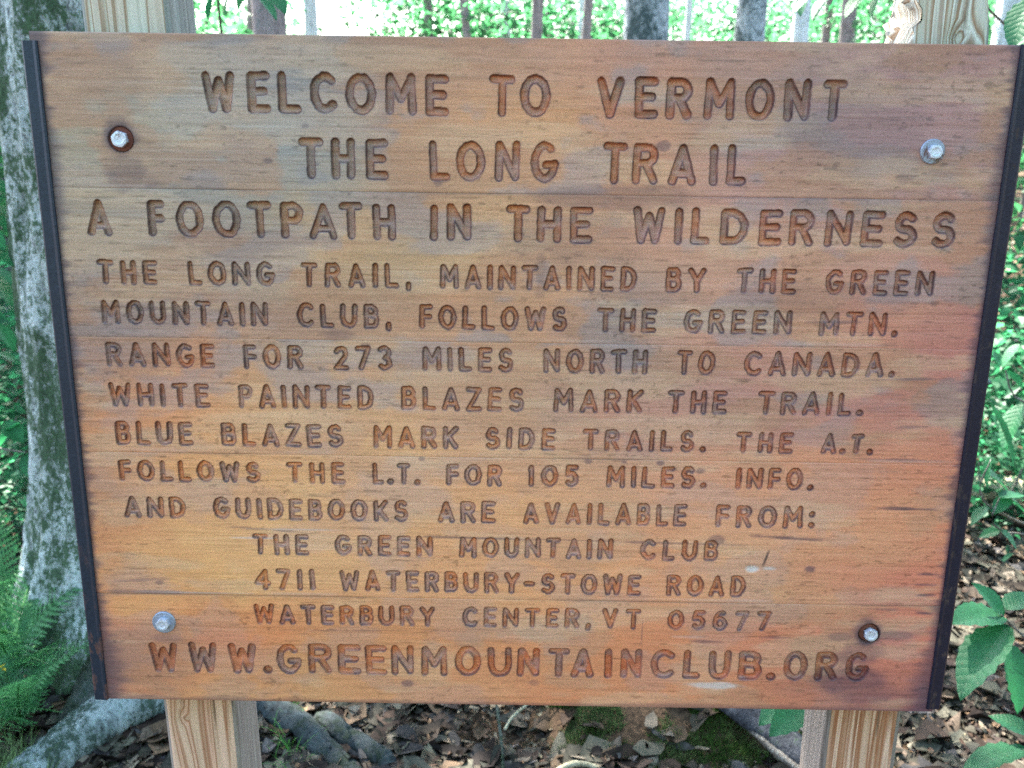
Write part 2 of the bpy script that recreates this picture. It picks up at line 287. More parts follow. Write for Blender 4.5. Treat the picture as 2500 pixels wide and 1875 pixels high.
GL = {
 'A': (.68, [[(0, 0), (.5, 1), (1, 0)], [(.16, .24), (.84, .24)]]),
 'B': (.58, [[(.6, .54), (0, .54), (0, 1)]+arc(.55, .77, .38, .23, 90, -90, 9), [(0, .54), (0, 0)]+arc(.6, .27, .4, .27, -90, 90, 10)]),
 'C': (.66, [arc(.58, .5, .58, .5, 48, 312, 18)]),
 'D': (.66, [[(0, 0), (0, 1)]+arc(.35, .5, .65, .5, 90, -90, 14)+[(0, 0)]]),
 'E': (.56, [[(1, 1), (0, 1), (0, 0), (1, 0)], [(0, .52), (.85, .52)]]),
 'F': (.52, [[(1, 1), (0, 1), (0, 0)], [(0, .5), (.95, .5)]]),
 'G': (.70, [arc(.52, .5, .52, .5, 50, 352, 20)+[(1, .42), (.62, .42)]]),
 'H': (.62, [[(0, 0), (0, 1)], [(1, 0), (1, 1)], [(0, .5), (1, .5)]]),
 'I': (.20, [[(.5, 0), (.5, 1)]]),
 'K': (.62, [[(0, 0), (0, 1)], [(1, 1), (.05, .42)], [(.3, .56), (1, 0)]]),
 'L': (.52, [[(0, 1), (0, 0), (1, 0)]]),
 'M': (.76, [[(0, 0), (.04, 1), (.5, .36), (.96, 1), (1, 0)]]),
 'N': (.70, [[(0, 0), (.02, 1), (.98, .03), (1, 1)]]),
 'O': (.72, [arc(.5, .5, .5, .5, 0, 360, 26)]),
 'P': (.56, [[(0, 0), (0, 1)]+arc(.55, .74, .45, .26, 90, -90, 10)+[(0, .48)]]),
 'R': (.62, [[(0, 0), (0, 1)]+arc(.55, .76, .42, .24, 90, -90, 10)+[(0, .52)], [(.5, .52), (1, 0)]]),
 'S': (.60, [arc(.5, .74, .44, .26, 35, 245, 12)+[(.5, .5)]+arc(.5, .26, .5, .26, 70, -145, 13)]),
 'T': (.64, [[(0, 1), (1, 1)], [(.5, 1), (.5, 0)]]),
 'U': (.66, [[(0, 1)]+arc(.5, .38, .5, .38, 180, 360, 12)+[(1, 1)]]),
 'V': (.66, [[(0, 1), (.5, 0), (1, 1)]]),
 'W': (.84, [[(0, 1), (.2, 0), (.5, .82), (.8, 0), (1, 1)]]),
 'Y': (.66, [[(0, 1), (.5, .45), (1, 1)], [(.5, .45), (.5, 0)]]),
 'Z': (.60, [[(0, 1), (1, 1), (0, 0), (1, 0)]]),
 '.': (.19, [[(.5, .02), (.5, .03)]]), ',': (.24, [[(.6, .06), (.35, -.13)]]), ':': (.19, [[(.5, .04), (.5, .05)], [(.5, .66), (.5, .67)]]),
 '-': (.40, [[(0, .5), (1, .5)]]),
 '0': (.70, [arc(.5, .5, .5, .5, 0, 360, 24)]), '1': (.26, [[(.1, .82), (.55, 1), (.55, 0)]]),
 '2': (.60, [arc(.48, .7, .46, .3, 155, -35, 11)+[(0, 0), (1, 0)]]),
 '3': (.58, [arc(.46, .75, .46, .25, 140, -80, 11), arc(.46, .27, .5, .27, 80, -140, 12)]),
 '4': (.66, [[(.72, 0), (.72, 1), (0, .3), (1, .3)]]),
 '5': (.58, [[(.92, 1), (.12, 1), (.06, .58)]+arc(.45, .32, .5, .32, 110, -140, 13)]),
 '6': (.60, [arc(.62, .5, .62, .5, 70, 170, 8)+arc(.5, .3, .5, .3, 180, 540, 20)]),
 '7': (.60, [[(0, 1), (1, 1), (.28, 0)]]),
}
segs = []; lrow = []     # x0,z0,x1,z1,r,depth,letter
lr = random.Random(3)
for li, row in enumerate(ROWS):
    R = BIGR if li in (0, 1, 2, 13) else SMR
    if li in (0, 1): R = .0041
    for (t, xl, xr, zl, zr, ch) in row:
        xl, xr, zl, zr, ch = [q/1000 for q in (xl, xr, zl, zr, ch)]
        wd = [GL[c][0]*ch*(1.06 if li > 2 else 1) for c in t]
        if len(t) == 1: wd = [xr-xl]; gap = 0
        else:
            gap = (xr-xl-sum(wd))/(len(t)-1)
            if gap < .25*ch:
                k = (xr-xl)/(sum(wd)+.27*ch*(len(t)-1)); wd = [q*k for q in wd]; gap = .27*ch*k
        x = xl
        for ci, c in enumerate(t):
            wc = wd[ci]; f = (x+wc/2-xl)/max(xr-xl, 1e-6); z = zl+(zr-zl)*f
            jz = lr.uniform(-.012, .012)*ch; js = lr.uniform(-.012, .02); rot = lr.uniform(-.018, .018)
            Rr = R*lr.uniform(.95, 1.06); dep = lr.uniform(.85, 1.1); lrow.append(li); lid = len(lrow)-1
            for st in GL[c][1]:
                P = []
                for (a, b) in st:
                    px = x+Rr+a*max(wc-2*Rr, 0) if wc > 2.2*Rr else x+wc/2
                    if c in 'I': px = x+wc/2
                    pz = z+Rr+b*(ch-2*Rr)*(1+js)+jz
                    cx, cz = x+wc/2, z+ch/2
                    P.append((px+(pz-cz)*rot+lr.gauss(0, .00022), pz-(px-cx)*rot+lr.gauss(0, .00022)))
                for a, b in zip(P[:-1], P[1:]): segs.append((*a, *b, Rr*(1.25 if c in '.:' else lr.uniform(.95, 1.07)), dep, lid))
            x += wc+gap
segs = np.array(segs)
HOLES = [(-.4142, 1.5961, .0132, .0045), (.4100, 1.0479, .0128, .0065)]

# colour of the weathered varnish, coarse map (columns left to right, rows top to bottom), as seen in open shade
CM = np.array([
 [(146,124,108),(150,132,112),(144,130,114),(158,128,105),(178,134,100),(172,128,100),(152,126,110),(150,115,106),(152,116,100)],
 [(152,140,110),(138,140,122),(132,138,132),(165,132,98),(190,142,92),(188,136,96),(155,128,118),(150,120,112),(152,120,108)],
 [(148,132,106),(140,130,116),(160,142,108),(176,144,98),(182,148,104),(186,142,100),(182,134,108),(168,130,108),(165,118,95)],
 [(146,122,105),(165,127,94),(152,128,108),(165,132,98),(184,137,94),(150,127,112),(184,140,105),(182,128,96),(162,104,90)],
 [(166,120,85),(190,130,82),(188,145,96),(188,150,102),(170,137,108),(173,130,104),(164,120,105),(168,112,92),(164,106,90)],
 [(184,124,76),(200,146,86),(202,156,100),(204,156,100),(198,150,102),(192,145,102),(188,134,98),(190,130,90),(186,118,82)],
 [(186,130,80),(204,156,94),(204,160,100),(202,152,96),(204,147,92),(200,140,92),(198,146,102),(194,136,92),(190,120,82)],
 [(188,130,80),(204,156,90),(204,156,96),(200,150,96),(200,146,92),(198,140,92),(196,146,98),(186,140,96),(186,116,82)],
 [(178,108,66),(196,122,68),(192,132,76),(190,131,78),(195,131,78),(194,126,78),(188,124,82),(184,112,78),(180,106,82)],
 [(164,112,80),(190,136,82),(184,138,84),(190,136,86),(190,126,78),(190,126,78),(184,120,78),(152,98,78),(134,84,80)]], float)
CMv = np.array([.0, .13, .27, .38, .49, .60, .70, .79, .88, 1.0])
WOODK = np.array([1.34, 1.12, 1.16])
def board_tint(X, Z, D, LET):
    u = (X+HW)/(2*HW); v = (TOP-Z)/(TOP-BOT)
    u2 = u+(fbm(X*9, Z*16, 5, 5)-.5)*.26; v2 = v+(fbm(X*9+9, Z*16, 8, 5)-.5)*.13
    pl = sum((Z < j).astype(int) for j in JO)
    fu = np.clip(u2, 0, .9999)*8; iu = fu.astype(int); fu = fu-iu
    vi = np.clip(np.searchsorted(CMv, np.clip(v2, 0, .9999), side='right')-1, 0, 8); fv = (np.clip(v2, 0, .9999)-CMv[vi])/(CMv[vi+1]-CMv[vi])
    c = (CM[vi, iu]*(1-fu)[..., None]+CM[vi, iu+1]*fu[..., None])*(1-fv)[..., None]+(CM[vi+1, iu]*(1-fu)[..., None]+CM[vi+1, iu+1]*fu[..., None])*fv[..., None]
    c = c/255; c = np.where(c <= .04045, c/12.92, ((c+.055)/1.055)**2.4)
    # worn varnish patches: orange where it holds, grey-green where it has gone
    p = fbm(X*10+pl*5.1, Z*19+pl*3, 21, 6); q = fbm(X*14+pl*2.7, Z*24, 31, 6)
    lum = c.mean(-1, keepdims=True)
    org = ss(p, .50, .60)*.55; gry = ss(q, .50, .62)*.46*(1-.6*ss(v, .45, .6))
    c = c*(1-org[..., None])+lum*np.array([1.42, .80, .40])*org[..., None]
    c = c*(1-gry[..., None])+lum*np.array([.92, .93, .90])*gry[..., None]*.95
    pal = ss(fbm(X*9, Z*40, 77, 5), .52, .66)*.30
    c = c*(1-pal[..., None])+np.array([.52, .40, .22])*pal[..., None]
    # grain: short dark pores and long streaks
    g = fbm(X*18, Z*620, 41, 3); c = c*(1-.13*ss(g, .55, .75))[..., None]*(1+.06*ss(1-g, .55, .8))[..., None]
    g2 = vn(X*60, Z*900, 51); m2 = vn(X*7, Z*25, 52); c = c*(1-.26*ss(g2, .80, .95)*ss(m2, .42, .7))[..., None]
    g3 = vn(X*30+3, Z*620, 61)*.5+vn(X*70, Z*800, 62)*.5; c = c*(1-.34*ss(g3, .76, .88))[..., None]
    sp = vn(X*230, Z*330, 71)*ss(vn(X*14, Z*18, 72), .5, .8); c = c*(1-.22*ss(sp, .80, .92))[..., None]
    s2 = fbm(X*110+40, Z*300, 73, 3); s3 = ss(fbm(X*11, Z*15, 74, 3), .42, .62); c = c*(1-.34*ss(s2, .68, .80)*s3)[..., None]
    dk = np.zeros_like(X)
    ed = np.minimum(HW-.0065-X, X+HW-.0065)           # iron stain creeping in from the end straps
    fr = .0040+.010*vn(Z*230, X*6, 81)**3+.006*ss(fbm(Z*14, X*0, 82), .4, .7)
    fr = fr+.014*np.exp(-((Z-BOT)/.07)**2)
    dk = np.maximum(dk, (1-ss(ed, fr*.25, fr*1.7))*.68)
    dk = np.maximum(dk, (1-ss(Z-BOT, .001, .004+.006*vn(X*30, Z*0, 83)))*.45)
    def blob(cx, cz, rx, rz, a, e=1.0, s=0):
        d = np.sqrt(((X-cx)/rx)**2+((Z-cz)/rz)**2)+(fbm(X*45, Z*70, 90+s)-.5)*.9
        return (1-ss(d, .55, 1.25))*a
    for bl in [(-.4142, 1.5961, .0185, .018, .75), (-.413, 1.565, .024, .022, .42), (-.400, 1.552, .03, .012, .25), (.4100, 1.0479, .019, .0175, .85), (.403, 1.020, .03, .016, .45),
               (.398, .985, .048, .022, .50), (.415, .965, .04, .012, .38), (.44, 1.046, .03, .006, .4), (.375, 1.043, .022, .006, .4), (-.41, 1.028, .02, .006, .25),
               (.085, 1.545, .09, .014, .40), (.05, 1.505, .075, .03, .26), (.33, 1.62, .08, .05, .20), (.30, 1.44, .12, .02, .22), (-.20, 1.395, .02, .008, .35), (.018, 1.465, .008, .03, .3)]:
        dk = np.maximum(dk, blob(*bl[:4], bl[4], s=int(abs(bl[0])*100)))
    def crack(x0, z0, x1, z1, wd, a):
        d = np.hypot(x1-x0, z1-z0); t = ((X-x0)*(x1-x0)+(Z-z0)*(z1-z0))/d**2; tt = np.clip(t, 0, 1)
        e = np.abs((X-x0)*(z1-z0)-(Z-z0)*(x1-x0))/d+(vn(X*60, X*0, 99)-.5)*.0016
        return (1-ss(np.abs(e), wd*.4, wd*1.5))*((t > 0) & (t < 1))*np.sin(np.pi*np.clip(t, 0, 1))**.4*a
    for ck in [(-.49, 1.0875, -.33, 1.0865, .0016, .55), (-.35, 1.1720, -.24, 1.1640, .0012, .55), (-.12, 1.1620, .02, 1.1600, .0012, .6), (.0, 1.1610, .26, 1.1570, .0010, .5), (.26, 1.1690, .345, 1.1650, .0014, .7),
               (.05, .5, .1, .5, .001, 0), (.36, 1.353, .47, 1.357, .0012, .5), (.30, 1.416, .37, 1.418, .0013, .45), (-.42, 1.42, -.3, 1.421, .001, .35), (.2, 1.0345, .24, 1.0335, .0016, .5), (.28, 1.0405, .32, 1.041, .0012, .4),
               (-.12, 1.5455, .47, 1.5475, .0010, .35), (.135, 1.0, .135, 1.02, .0009, .0), (.41, 1.30, .47, 1.303, .001, .5), (.40, 1.205, .47, 1.2045, .0016, .75), (.37, 1.2635, .47, 1.262, .0012, .5), (-.47, 1.1, -.40, 1.1045, .001, .4),
               (-.28, 1.0405, -.05, 1.043, .0008, .3), (.145, 1.0285, .145, 1.060, .0009, .4), (.455, 1.125, .482, 1.1245, .0015, .7), (.45, 1.112, .482, 1.111, .0013, .6), (.458, 1.098, .482, 1.0985, .0016, .7), (.46, 1.076, .482, 1.0745, .0016, .7), (.40, 1.08, .47, 1.078, .001, .4)]:
        if ck[5] > 0: dk = np.maximum(dk, crack(*ck))
    for kx, kz, kr, a in [(.333, 1.1290, .0045, .7), (-.13, .9725, .0045, .55), (.02, .976, .004, .3), (-.295, 1.2, .003, .4), (-.415, 1.0995, .0035, .5), (.225, 1.163, .006, .5), (.27, .985, .003, .3), (-.09, 1.557, .004, .45), (.14, 1.597, .005, .5), (-.225, 1.612, .003, .4),
                       (-.265, 1.577, .003, .5), (-.215, 1.574, .0025, .45), (.115, 1.2555, .003, .55), (.075, 1.2555, .003, .5), (.155, 1.2545, .003, .6), (.20, 1.246, .004, .5), (-.11, 1.2555, .0025, .5), (.39, 1.568, .006, .3), (-.17, 1.3835, .004, .4)]:
        dk = np.maximum(dk, blob(kx, kz, kr*1.6, kr, a, s=4))
    c = c*(1-dk[..., None])+np.array([.030, .026, .045])*dk[..., None]+(dk*(1-dk))[..., None]*np.array([.02, .012, .03])
    # pale scrapes and chips
    for kx, kz, rx, rz, a in [(.232, .9765, .034, .0045, .75), (.2670, 1.1285, .0085, .0045, .95), (.286, 1.1290, .010, .0013, .8), (-.30, 1.157, .03, .0012, .5), (-.255, 1.1685, .055, .0010, .5), (-.36, 1.087, .05, .0012, .45), (.2, 1.04, .02, .002, .2)]:
        m = blob(kx, kz, rx, rz, a, s=7); c = c*(1-m[..., None])+np.array([.46, .46, .40])*m[..., None]
    m = crack(.279, 1.131, .285, 1.152, .0016, .85); c = c*(1-m[..., None])+.02*m[..., None]
    # pale heel marks along the glue lines
    for j in JO:
        m = np.exp(-((Z-j-.0030)/.0016)**2)*ss(vn(X*12, X*0+j*50, 97), .55, .8)*.3; c = c*(1-m[..., None])+np.array([.42, .36, .30])*m[..., None]
        m = np.exp(-((Z-j)/.0011)**2)*(.02+.40*ss(vn(X*9, X*0+j*70, 98), .4, .75)); c = c*(1-m[..., None])+.035*m[..., None]
    # inside the carving the varnish stays thicker and redder, blotched with old grey
    L = np.clip(LET, 0, 1)[..., None]; q3 = ss(fbm(X*30, Z*45, 111, 3), .45, .62)[..., None]
    # some letters keep their orange varnish, others have greyed
    tone = .5*q3+.5*ss(u+(.4-v)*.2, .1, .8)[..., None]
    ci = c*np.array([1.04, .76, .62])*(1-q3*.45)+lum*np.array([.86, .85, .80])*q3*.45
    c = c*(1-L)+ci*L
    rim = np.exp(-((D+.0003)/.00095)**2)[..., None]*(.6+.4*ss(vn(X*80, Z*80, 121), .2, .6))[..., None]          # groove-edge shading put into the colour as a dark outline
    c = c*(1-rim*.92)+np.array([.04, .022, .028])*rim*.7
    g0 = c.mean(-1, keepdims=True); c = g0+(c-g0)*.90
    return np.clip(c*WOODK, .004, 1)

sign = empty('trail_sign', (0, .08, 0), 'carved orange-brown wooden trail sign bolted to two square posts', 'sign')
def put(o): o.location = (0, -.08, 0); o.parent = sign; return o
step = .0009
bands = []
for li, row in enumerate(ROWS):
    zb = min(min(r[3], r[4]) for r in row)/1000-.005; zt = max(max(r[3], r[4])+r[5] for r in row)/1000+.003; bands.append((zb, zt))
bands += [(h[1]-h[2]-.002, h[1]+h[2]+.002) for h in HOLES]
xs = np.linspace(-HW, HW, int(2*HW/step)+1)
edges = [TOP]+JO+[BOT]
line_faces = {}
def put_normals(me, N):
    me.normals_split_custom_set_from_vertices(N.tolist())
lrow = np.array(lrow); SMALL = (10, 11, 12)      # the three address lines are past the 300 largest letters: one joined part
slot = np.arange(len(lrow)); first = int(np.argmax(np.isin(lrow, SMALL))); slot[np.isin(lrow, SMALL)] = first
NL = len(lrow); lines_V = [[] for _ in range(NL)]; lines_F = [[] for _ in range(NL)]; lines_C = [[] for _ in range(NL)]; lines_N = [[] for _ in range(NL)]; lcount = [0]*NL
for pi in range(5):
    zt, zb = edges[pi]-.00006, edges[pi+1]+.00006
    zz = [zb, zb+.0009]; z = zb+.0009
    while z < zt-.0018:
        inb = any(a-.001 <= z <= b for a, b in bands); z += step if inb else .0019; zz.append(min(z, zt-.0009))
    if zt-zz[-1] > .0009: zz.append(zt-.0009)
    zz.append(zt); zs = np.unique(np.round(zz, 6))
    X, Z = np.meshgrid(xs, zs); sh = X.shape
    phi = np.full(sh, .02); GX = np.zeros(sh); GZ = np.zeros(sh); DEP = np.zeros(sh); LI = np.full(sh, -1); RR = np.full(sh, .003); 
    for (x0, z0, x1, z1, R, dep, li) in segs:
        pad = R+.004
        i0, i1 = np.searchsorted(zs, [min(z0, z1)-pad, max(z0, z1)+pad]); j0, j1 = np.searchsorted(xs, [min(x0, x1)-pad, max(x0, x1)+pad])
        if i1 <= i0 or j1 <= j0: continue
        sl_ = np.s_[i0:i1, j0:j1]; xx = X[sl_]; z_ = Z[sl_]; L2 = (x1-x0)**2+(z1-z0)**2
        t = np.clip(((xx-x0)*(x1-x0)+(z_-z0)*(z1-z0))/max(L2, 1e-12), 0, 1); dx = xx-(x0+t*(x1-x0)); dz = z_-(z0+t*(z1-z0)); d = np.hypot(dx, dz)
        ph = d-R; b = ph < phi[sl_]
        phi[sl_] = np.where(b, ph, phi[sl_]); GX[sl_] = np.where(b, dx/np.maximum(d, 1e-9), GX[sl_]); GZ[sl_] = np.where(b, dz/np.maximum(d, 1e-9), GZ[sl_])
        LI[sl_] = np.where(b, int(li), LI[sl_]); RR[sl_] = np.where(b, R, RR[sl_]); DEP[sl_] = np.where(b, dep, DEP[sl_])
    hol = np.zeros(sh, bool)
    for hx, hz, hr, hd in HOLES:
        dx = X-hx; dz = Z-hz; d = np.hypot(dx, dz); b = d-hr < phi
        phi = np.where(b, d-hr, phi); GX = np.where(b, dx/np.maximum(d, 1e-9), GX); GZ = np.where(b, dz/np.maximum(d, 1e-9), GZ); LI = np.where(b, -2, LI); hol |= b
    # ragged, hand-routed edge
    phi = np.where(LI >= 0, phi+(vn(X*260, Z*260, 5)-.5)*.0006, phi)
    ins = phi < 0
    snap = (np.abs(phi) < step*.5) & (Z > zs[1]) & (Z < zs[-2]) & (LI != -1)
    Xs = np.where(snap, X-phi*GX, X); Zs = np.where(snap, Z-phi*GZ, Z); ph2 = np.where(snap, 0., phi)
    t = np.clip(1+ph2/RR, 0, 1)      # 0 at the centre line, 1 at the rim
    prof = np.minimum(np.sqrt(np.clip(1-t*t, 0, 1)), .93)
    Y = np.where(ph2 < 0, RR*1.2*DEP*prof, 0)
    Y = Y+np.where((ph2 < 0) & (LI >= 0), (vn(X*190, Z*190, 15)-.5)*.0009*ss(-ph2, 0, .002), 0)
    for hx, hz, hr, hd in HOLES: Y = np.where((LI == -2) & (np.hypot(X-hx, Z-hz) < hr*1.05) & (ph2 < -.0003), hd*ss(-ph2, 0, .0014), Y)
    Y = Y+(fbm(Xs*8, Zs*120, 3, 3)-.5)*.0007+(vn(Xs*12, Zs*900, 19)-.5)*.00022
    # chip
    dch = np.hypot((Xs-.2675)/.009, (Zs-1.1285)/.0045); Y = Y+.0012*(1-ss(dch, .4, 1.1))
    Y[0, :] += .0003; Y[-1, :] += .0003
    V = np.stack([Xs, Y, Zs], -1)
    # normals
    du = np.gradient(V, axis=1); dv = np.gradient(V, axis=0); N = np.cross(du, dv); N /= np.linalg.norm(N, axis=-1, keepdims=True)
    N = np.where(N[..., 1:2] > 0, -N, N)
    LET = ss(-ph2, -.0004, .0008)*(LI >= 0)+(LI == -2)*ss(-ph2, 0, .001)*.6
    C = board_tint(Xs, Zs, np.where(LI == -1, .02, ph2), LET)
    hx = (LI == -2) & (phi < .0002); C[hx] = C[hx]*.5+np.array([.07, .040, .030])
    nz, nx = sh; ii = np.arange(nz-1)[:, None]*nx+np.arange(nx-1)[None]
    Q = np.stack([ii, ii+1, ii+nx+1, ii+nx], -1)
    pc = (ph2[:-1, :-1]+ph2[1:, :-1]+ph2[:-1, 1:]+ph2[1:, 1:])/4; lc = LI[:-1, :-1]; lc = np.maximum(np.maximum(lc, LI[1:, 1:]), np.maximum(LI[1:, :-1], LI[:-1, 1:]))
    inl = (pc < -.00005) & (lc >= 0)
    Vf = V.reshape(-1, 3); Nf = N.reshape(-1, 3); Cf = C.reshape(-1, 3)
    lcs = np.where(lc >= 0, slot[np.maximum(lc, 0)], -1)
    for li in np.unique(lcs[inl]):
        q = Q[inl & (lcs == li)]
        if len(q) == 0: continue
        us, inv = np.unique(q, return_inverse=True); inv = inv.reshape(q.shape)
        lines_V[li].append(Vf[us]); lines_N[li].append(Nf[us]); lines_C[li].append(Cf[us]); lines_F[li].append(inv+lcount[li]); lcount[li] += len(us)
    q = Q[~inl]; us, inv = np.unique(q, return_inverse=True); inv = inv.reshape(q.shape)
    n0 = len(us); y0 = .0012
    box = np.array([(-HW, y0, zb), (HW, y0, zb), (HW, y0, zt), (-HW, y0, zt), (-HW, TH, zb), (HW, TH, zb), (HW, TH, zt), (-HW, TH, zt)])
    bf = np.array([(0, 4, 5, 1), (1, 5, 6, 2), (2, 6, 7, 3), (3, 7, 4, 0), (4, 7, 6, 5)])+n0
    me = mesh_np('plank', np.concatenate([Vf[us], box]), [inv, bf], M_BOARD)
    vcol(me, np.concatenate([Cf[us], np.tile([[.16, .09, .05]], (8, 1))]))
    bn = np.array([(-1, 0, -1), (1, 0, -1), (1, 0, 1), (-1, 0, 1), (-1, 1, -1), (1, 1, -1), (1, 1, 1), (-1, 1, 1)])/1.6
    put_normals(me, np.concatenate([Nf[us], bn])); put(ob('plank', me))
for li in range(NL):
    if not lines_V[li]: continue
    nm = 'carved_lettering' if li == first else 'carved_letter'
    me = mesh_np(nm, np.concatenate(lines_V[li]), np.concatenate(lines_F[li]), M_BOARD)
    vcol(me, np.concatenate(lines_C[li])); put_normals(me, np.concatenate(lines_N[li])); o = put(ob(nm, me))
    if li == first: o['kind'] = 'stuff'; o['label'] = 'small carved letters of the three address lines'

# end straps: steel channels over both ends of the planks
M_STEEL = m_metal('blue_black_steel', srgb(38, 50, 66), srgb(84, 54, 48), .35, .42, .35, zr=(1.20, 1.02))
M_STEEL2 = m_metal('black_steel', srgb(30, 33, 52), srgb(60, 44, 42), .2, .38, .35)
for sgn, mt, zt_, zb_ in ((-1, M_STEEL, 1.6905, .9450), (1, M_STEEL2, 1.700, .9500)):
    n = 60; zz = np.linspace(zb_, zt_, n)
    prof = [(.4885, .0005), (.4885, -.0022), (.4905, -.0028), (.4935, -.0016), (.5030, -.0016), (.5048, -.0004), (.5052, .0410), (.5016, .0412), (.5012, .0014), (.4895, .0010)]
    V = []
    for z in zz:
        for k, (x, y) in enumerate(prof):
            jx = (float(vn(np.array(z*30), np.array(k*3.3), 3))-.5)*.0006; V.append((sgn*(x+jx), y+jx*.7, z))
    m = len(prof); i = np.arange(n-1)[:, None]*m; j = np.arange(m)[None]; k = (j+1) % m
    Q = np.stack([i+j, i+k, i+m+k, i+m+j], -1).reshape(-1, 4)
    if sgn < 0: Q = Q[:, ::-1]
    caps = [(0, 1, 2, 9), (2, 3, 8, 9), (3, 4, 5, 8), (5, 6, 7, 8)]
    Q = np.concatenate([Q, np.array(caps), np.array(caps)+(n-1)*m])
    me = mesh_np('edge_strap', V, Q, mt, smooth=False); o = put(ob('edge_strap', me))
    o['label'] = 'blue-grey steel strap with rust near its foot' if sgn < 0 else 'black steel strap on the right end'

# bolts and washers
M_GALV = m_metal('galvanised_steel', srgb(205, 212, 226), srgb(150, 120, 105), .12, .45, .45)
M_WASH = m_metal('dull_galvanised_washer', srgb(150, 158, 174), srgb(110, 84, 74), .25, .5, .4)
M_RUST = m_metal('rusty_steel', srgb(120, 84, 72), srgb(110, 62, 48), 1.2, .6, .3)
def disc(mb, x, y, z, r0, r1, th, n=40):
    A = np.linspace(0, 2*np.pi, n, endpoint=False); rings = [(r0, y), (r0, y-th*.9), (r0+.0006, y-th), (r1-.0009, y-th), (r1, y-th*.6), (r1, y)]
    V = np.concatenate([np.stack([x+r*np.cos(A), np.full(n, yy), z+r*np.sin(A)], 1) for r, yy in rings]); m = len(rings)
    i = np.arange(m-1)[:, None]*n; j = np.arange(n)[None]; k = (j+1) % n
    mb.add(V, np.stack([i+j, i+k, i+n+k, i+n+j], -1).reshape(-1, 4))
def hexhead(mb, x, y, z, r, h, a0):
    n = 6; A = np.linspace(0, 2*np.pi, 24, endpoint=False)+a0
    hexr = lambda a: r*math.cos(math.pi/6)/np.cos((a-a0+math.pi/6) % (math.pi/3)-math.pi/6)
    rings = [(hexr(A), y), (hexr(A), y-h*.78), (np.minimum(hexr(A), r*.90), y-h*.97), (np.full(24, r*.62), y-h), (np.full(24, r*.45), y-h*.93), (np.full(24, .0001), y-h*.90)]
    V = np.concatenate([np.stack([x+q*np.cos(A), np.full(24, yy), z+q*np.sin(A)], 1) for q, yy in rings]); m = len(rings)
    i = np.arange(m-1)[:, None]*24; j = np.arange(24)[None]; k = (j+1) % 24
    mb.add(V, np.stack([i+j, i+k, i+24+k, i+24+j], -1).reshape(-1, 4))
for (x, z, yb, wr, hr, wm, hx, hz, a0, lab) in [(-.4142, 1.5961, .0040, .0126, .0086, M_RUST, -.0006, .0002, .2, 'bright hex bolt sunk in a rusty hole, upper left'),
        (.4139, 1.5956, 0., .0126, .0074, M_WASH, .001, 0, .5, 'hex bolt on a pale washer, upper right'), (-.4134, 1.0490, 0., .0136, .0078, M_WASH, 0, 0, .35, 'hex bolt on a pale washer, lower left'),
        (.4100, 1.0479, .0058, .0115, .0080, M_RUST, .0022, -.0014, .1, 'bright hex bolt sunk in a dark stained hole, lower right')]:
    mb = MB(); disc(mb, x, yb, z, .0055, wr, .0024); wo = None
    hb = MB(); hexhead(hb, x+hx, yb-.0022, z+hz, hr, .0062, a0); bo = put(ob('bolt', hb.mesh('bolt', M_GALV, False))); bo['label'] = lab
    me = mb.mesh('washer', wm, False); wo = ob('washer', me, bo)

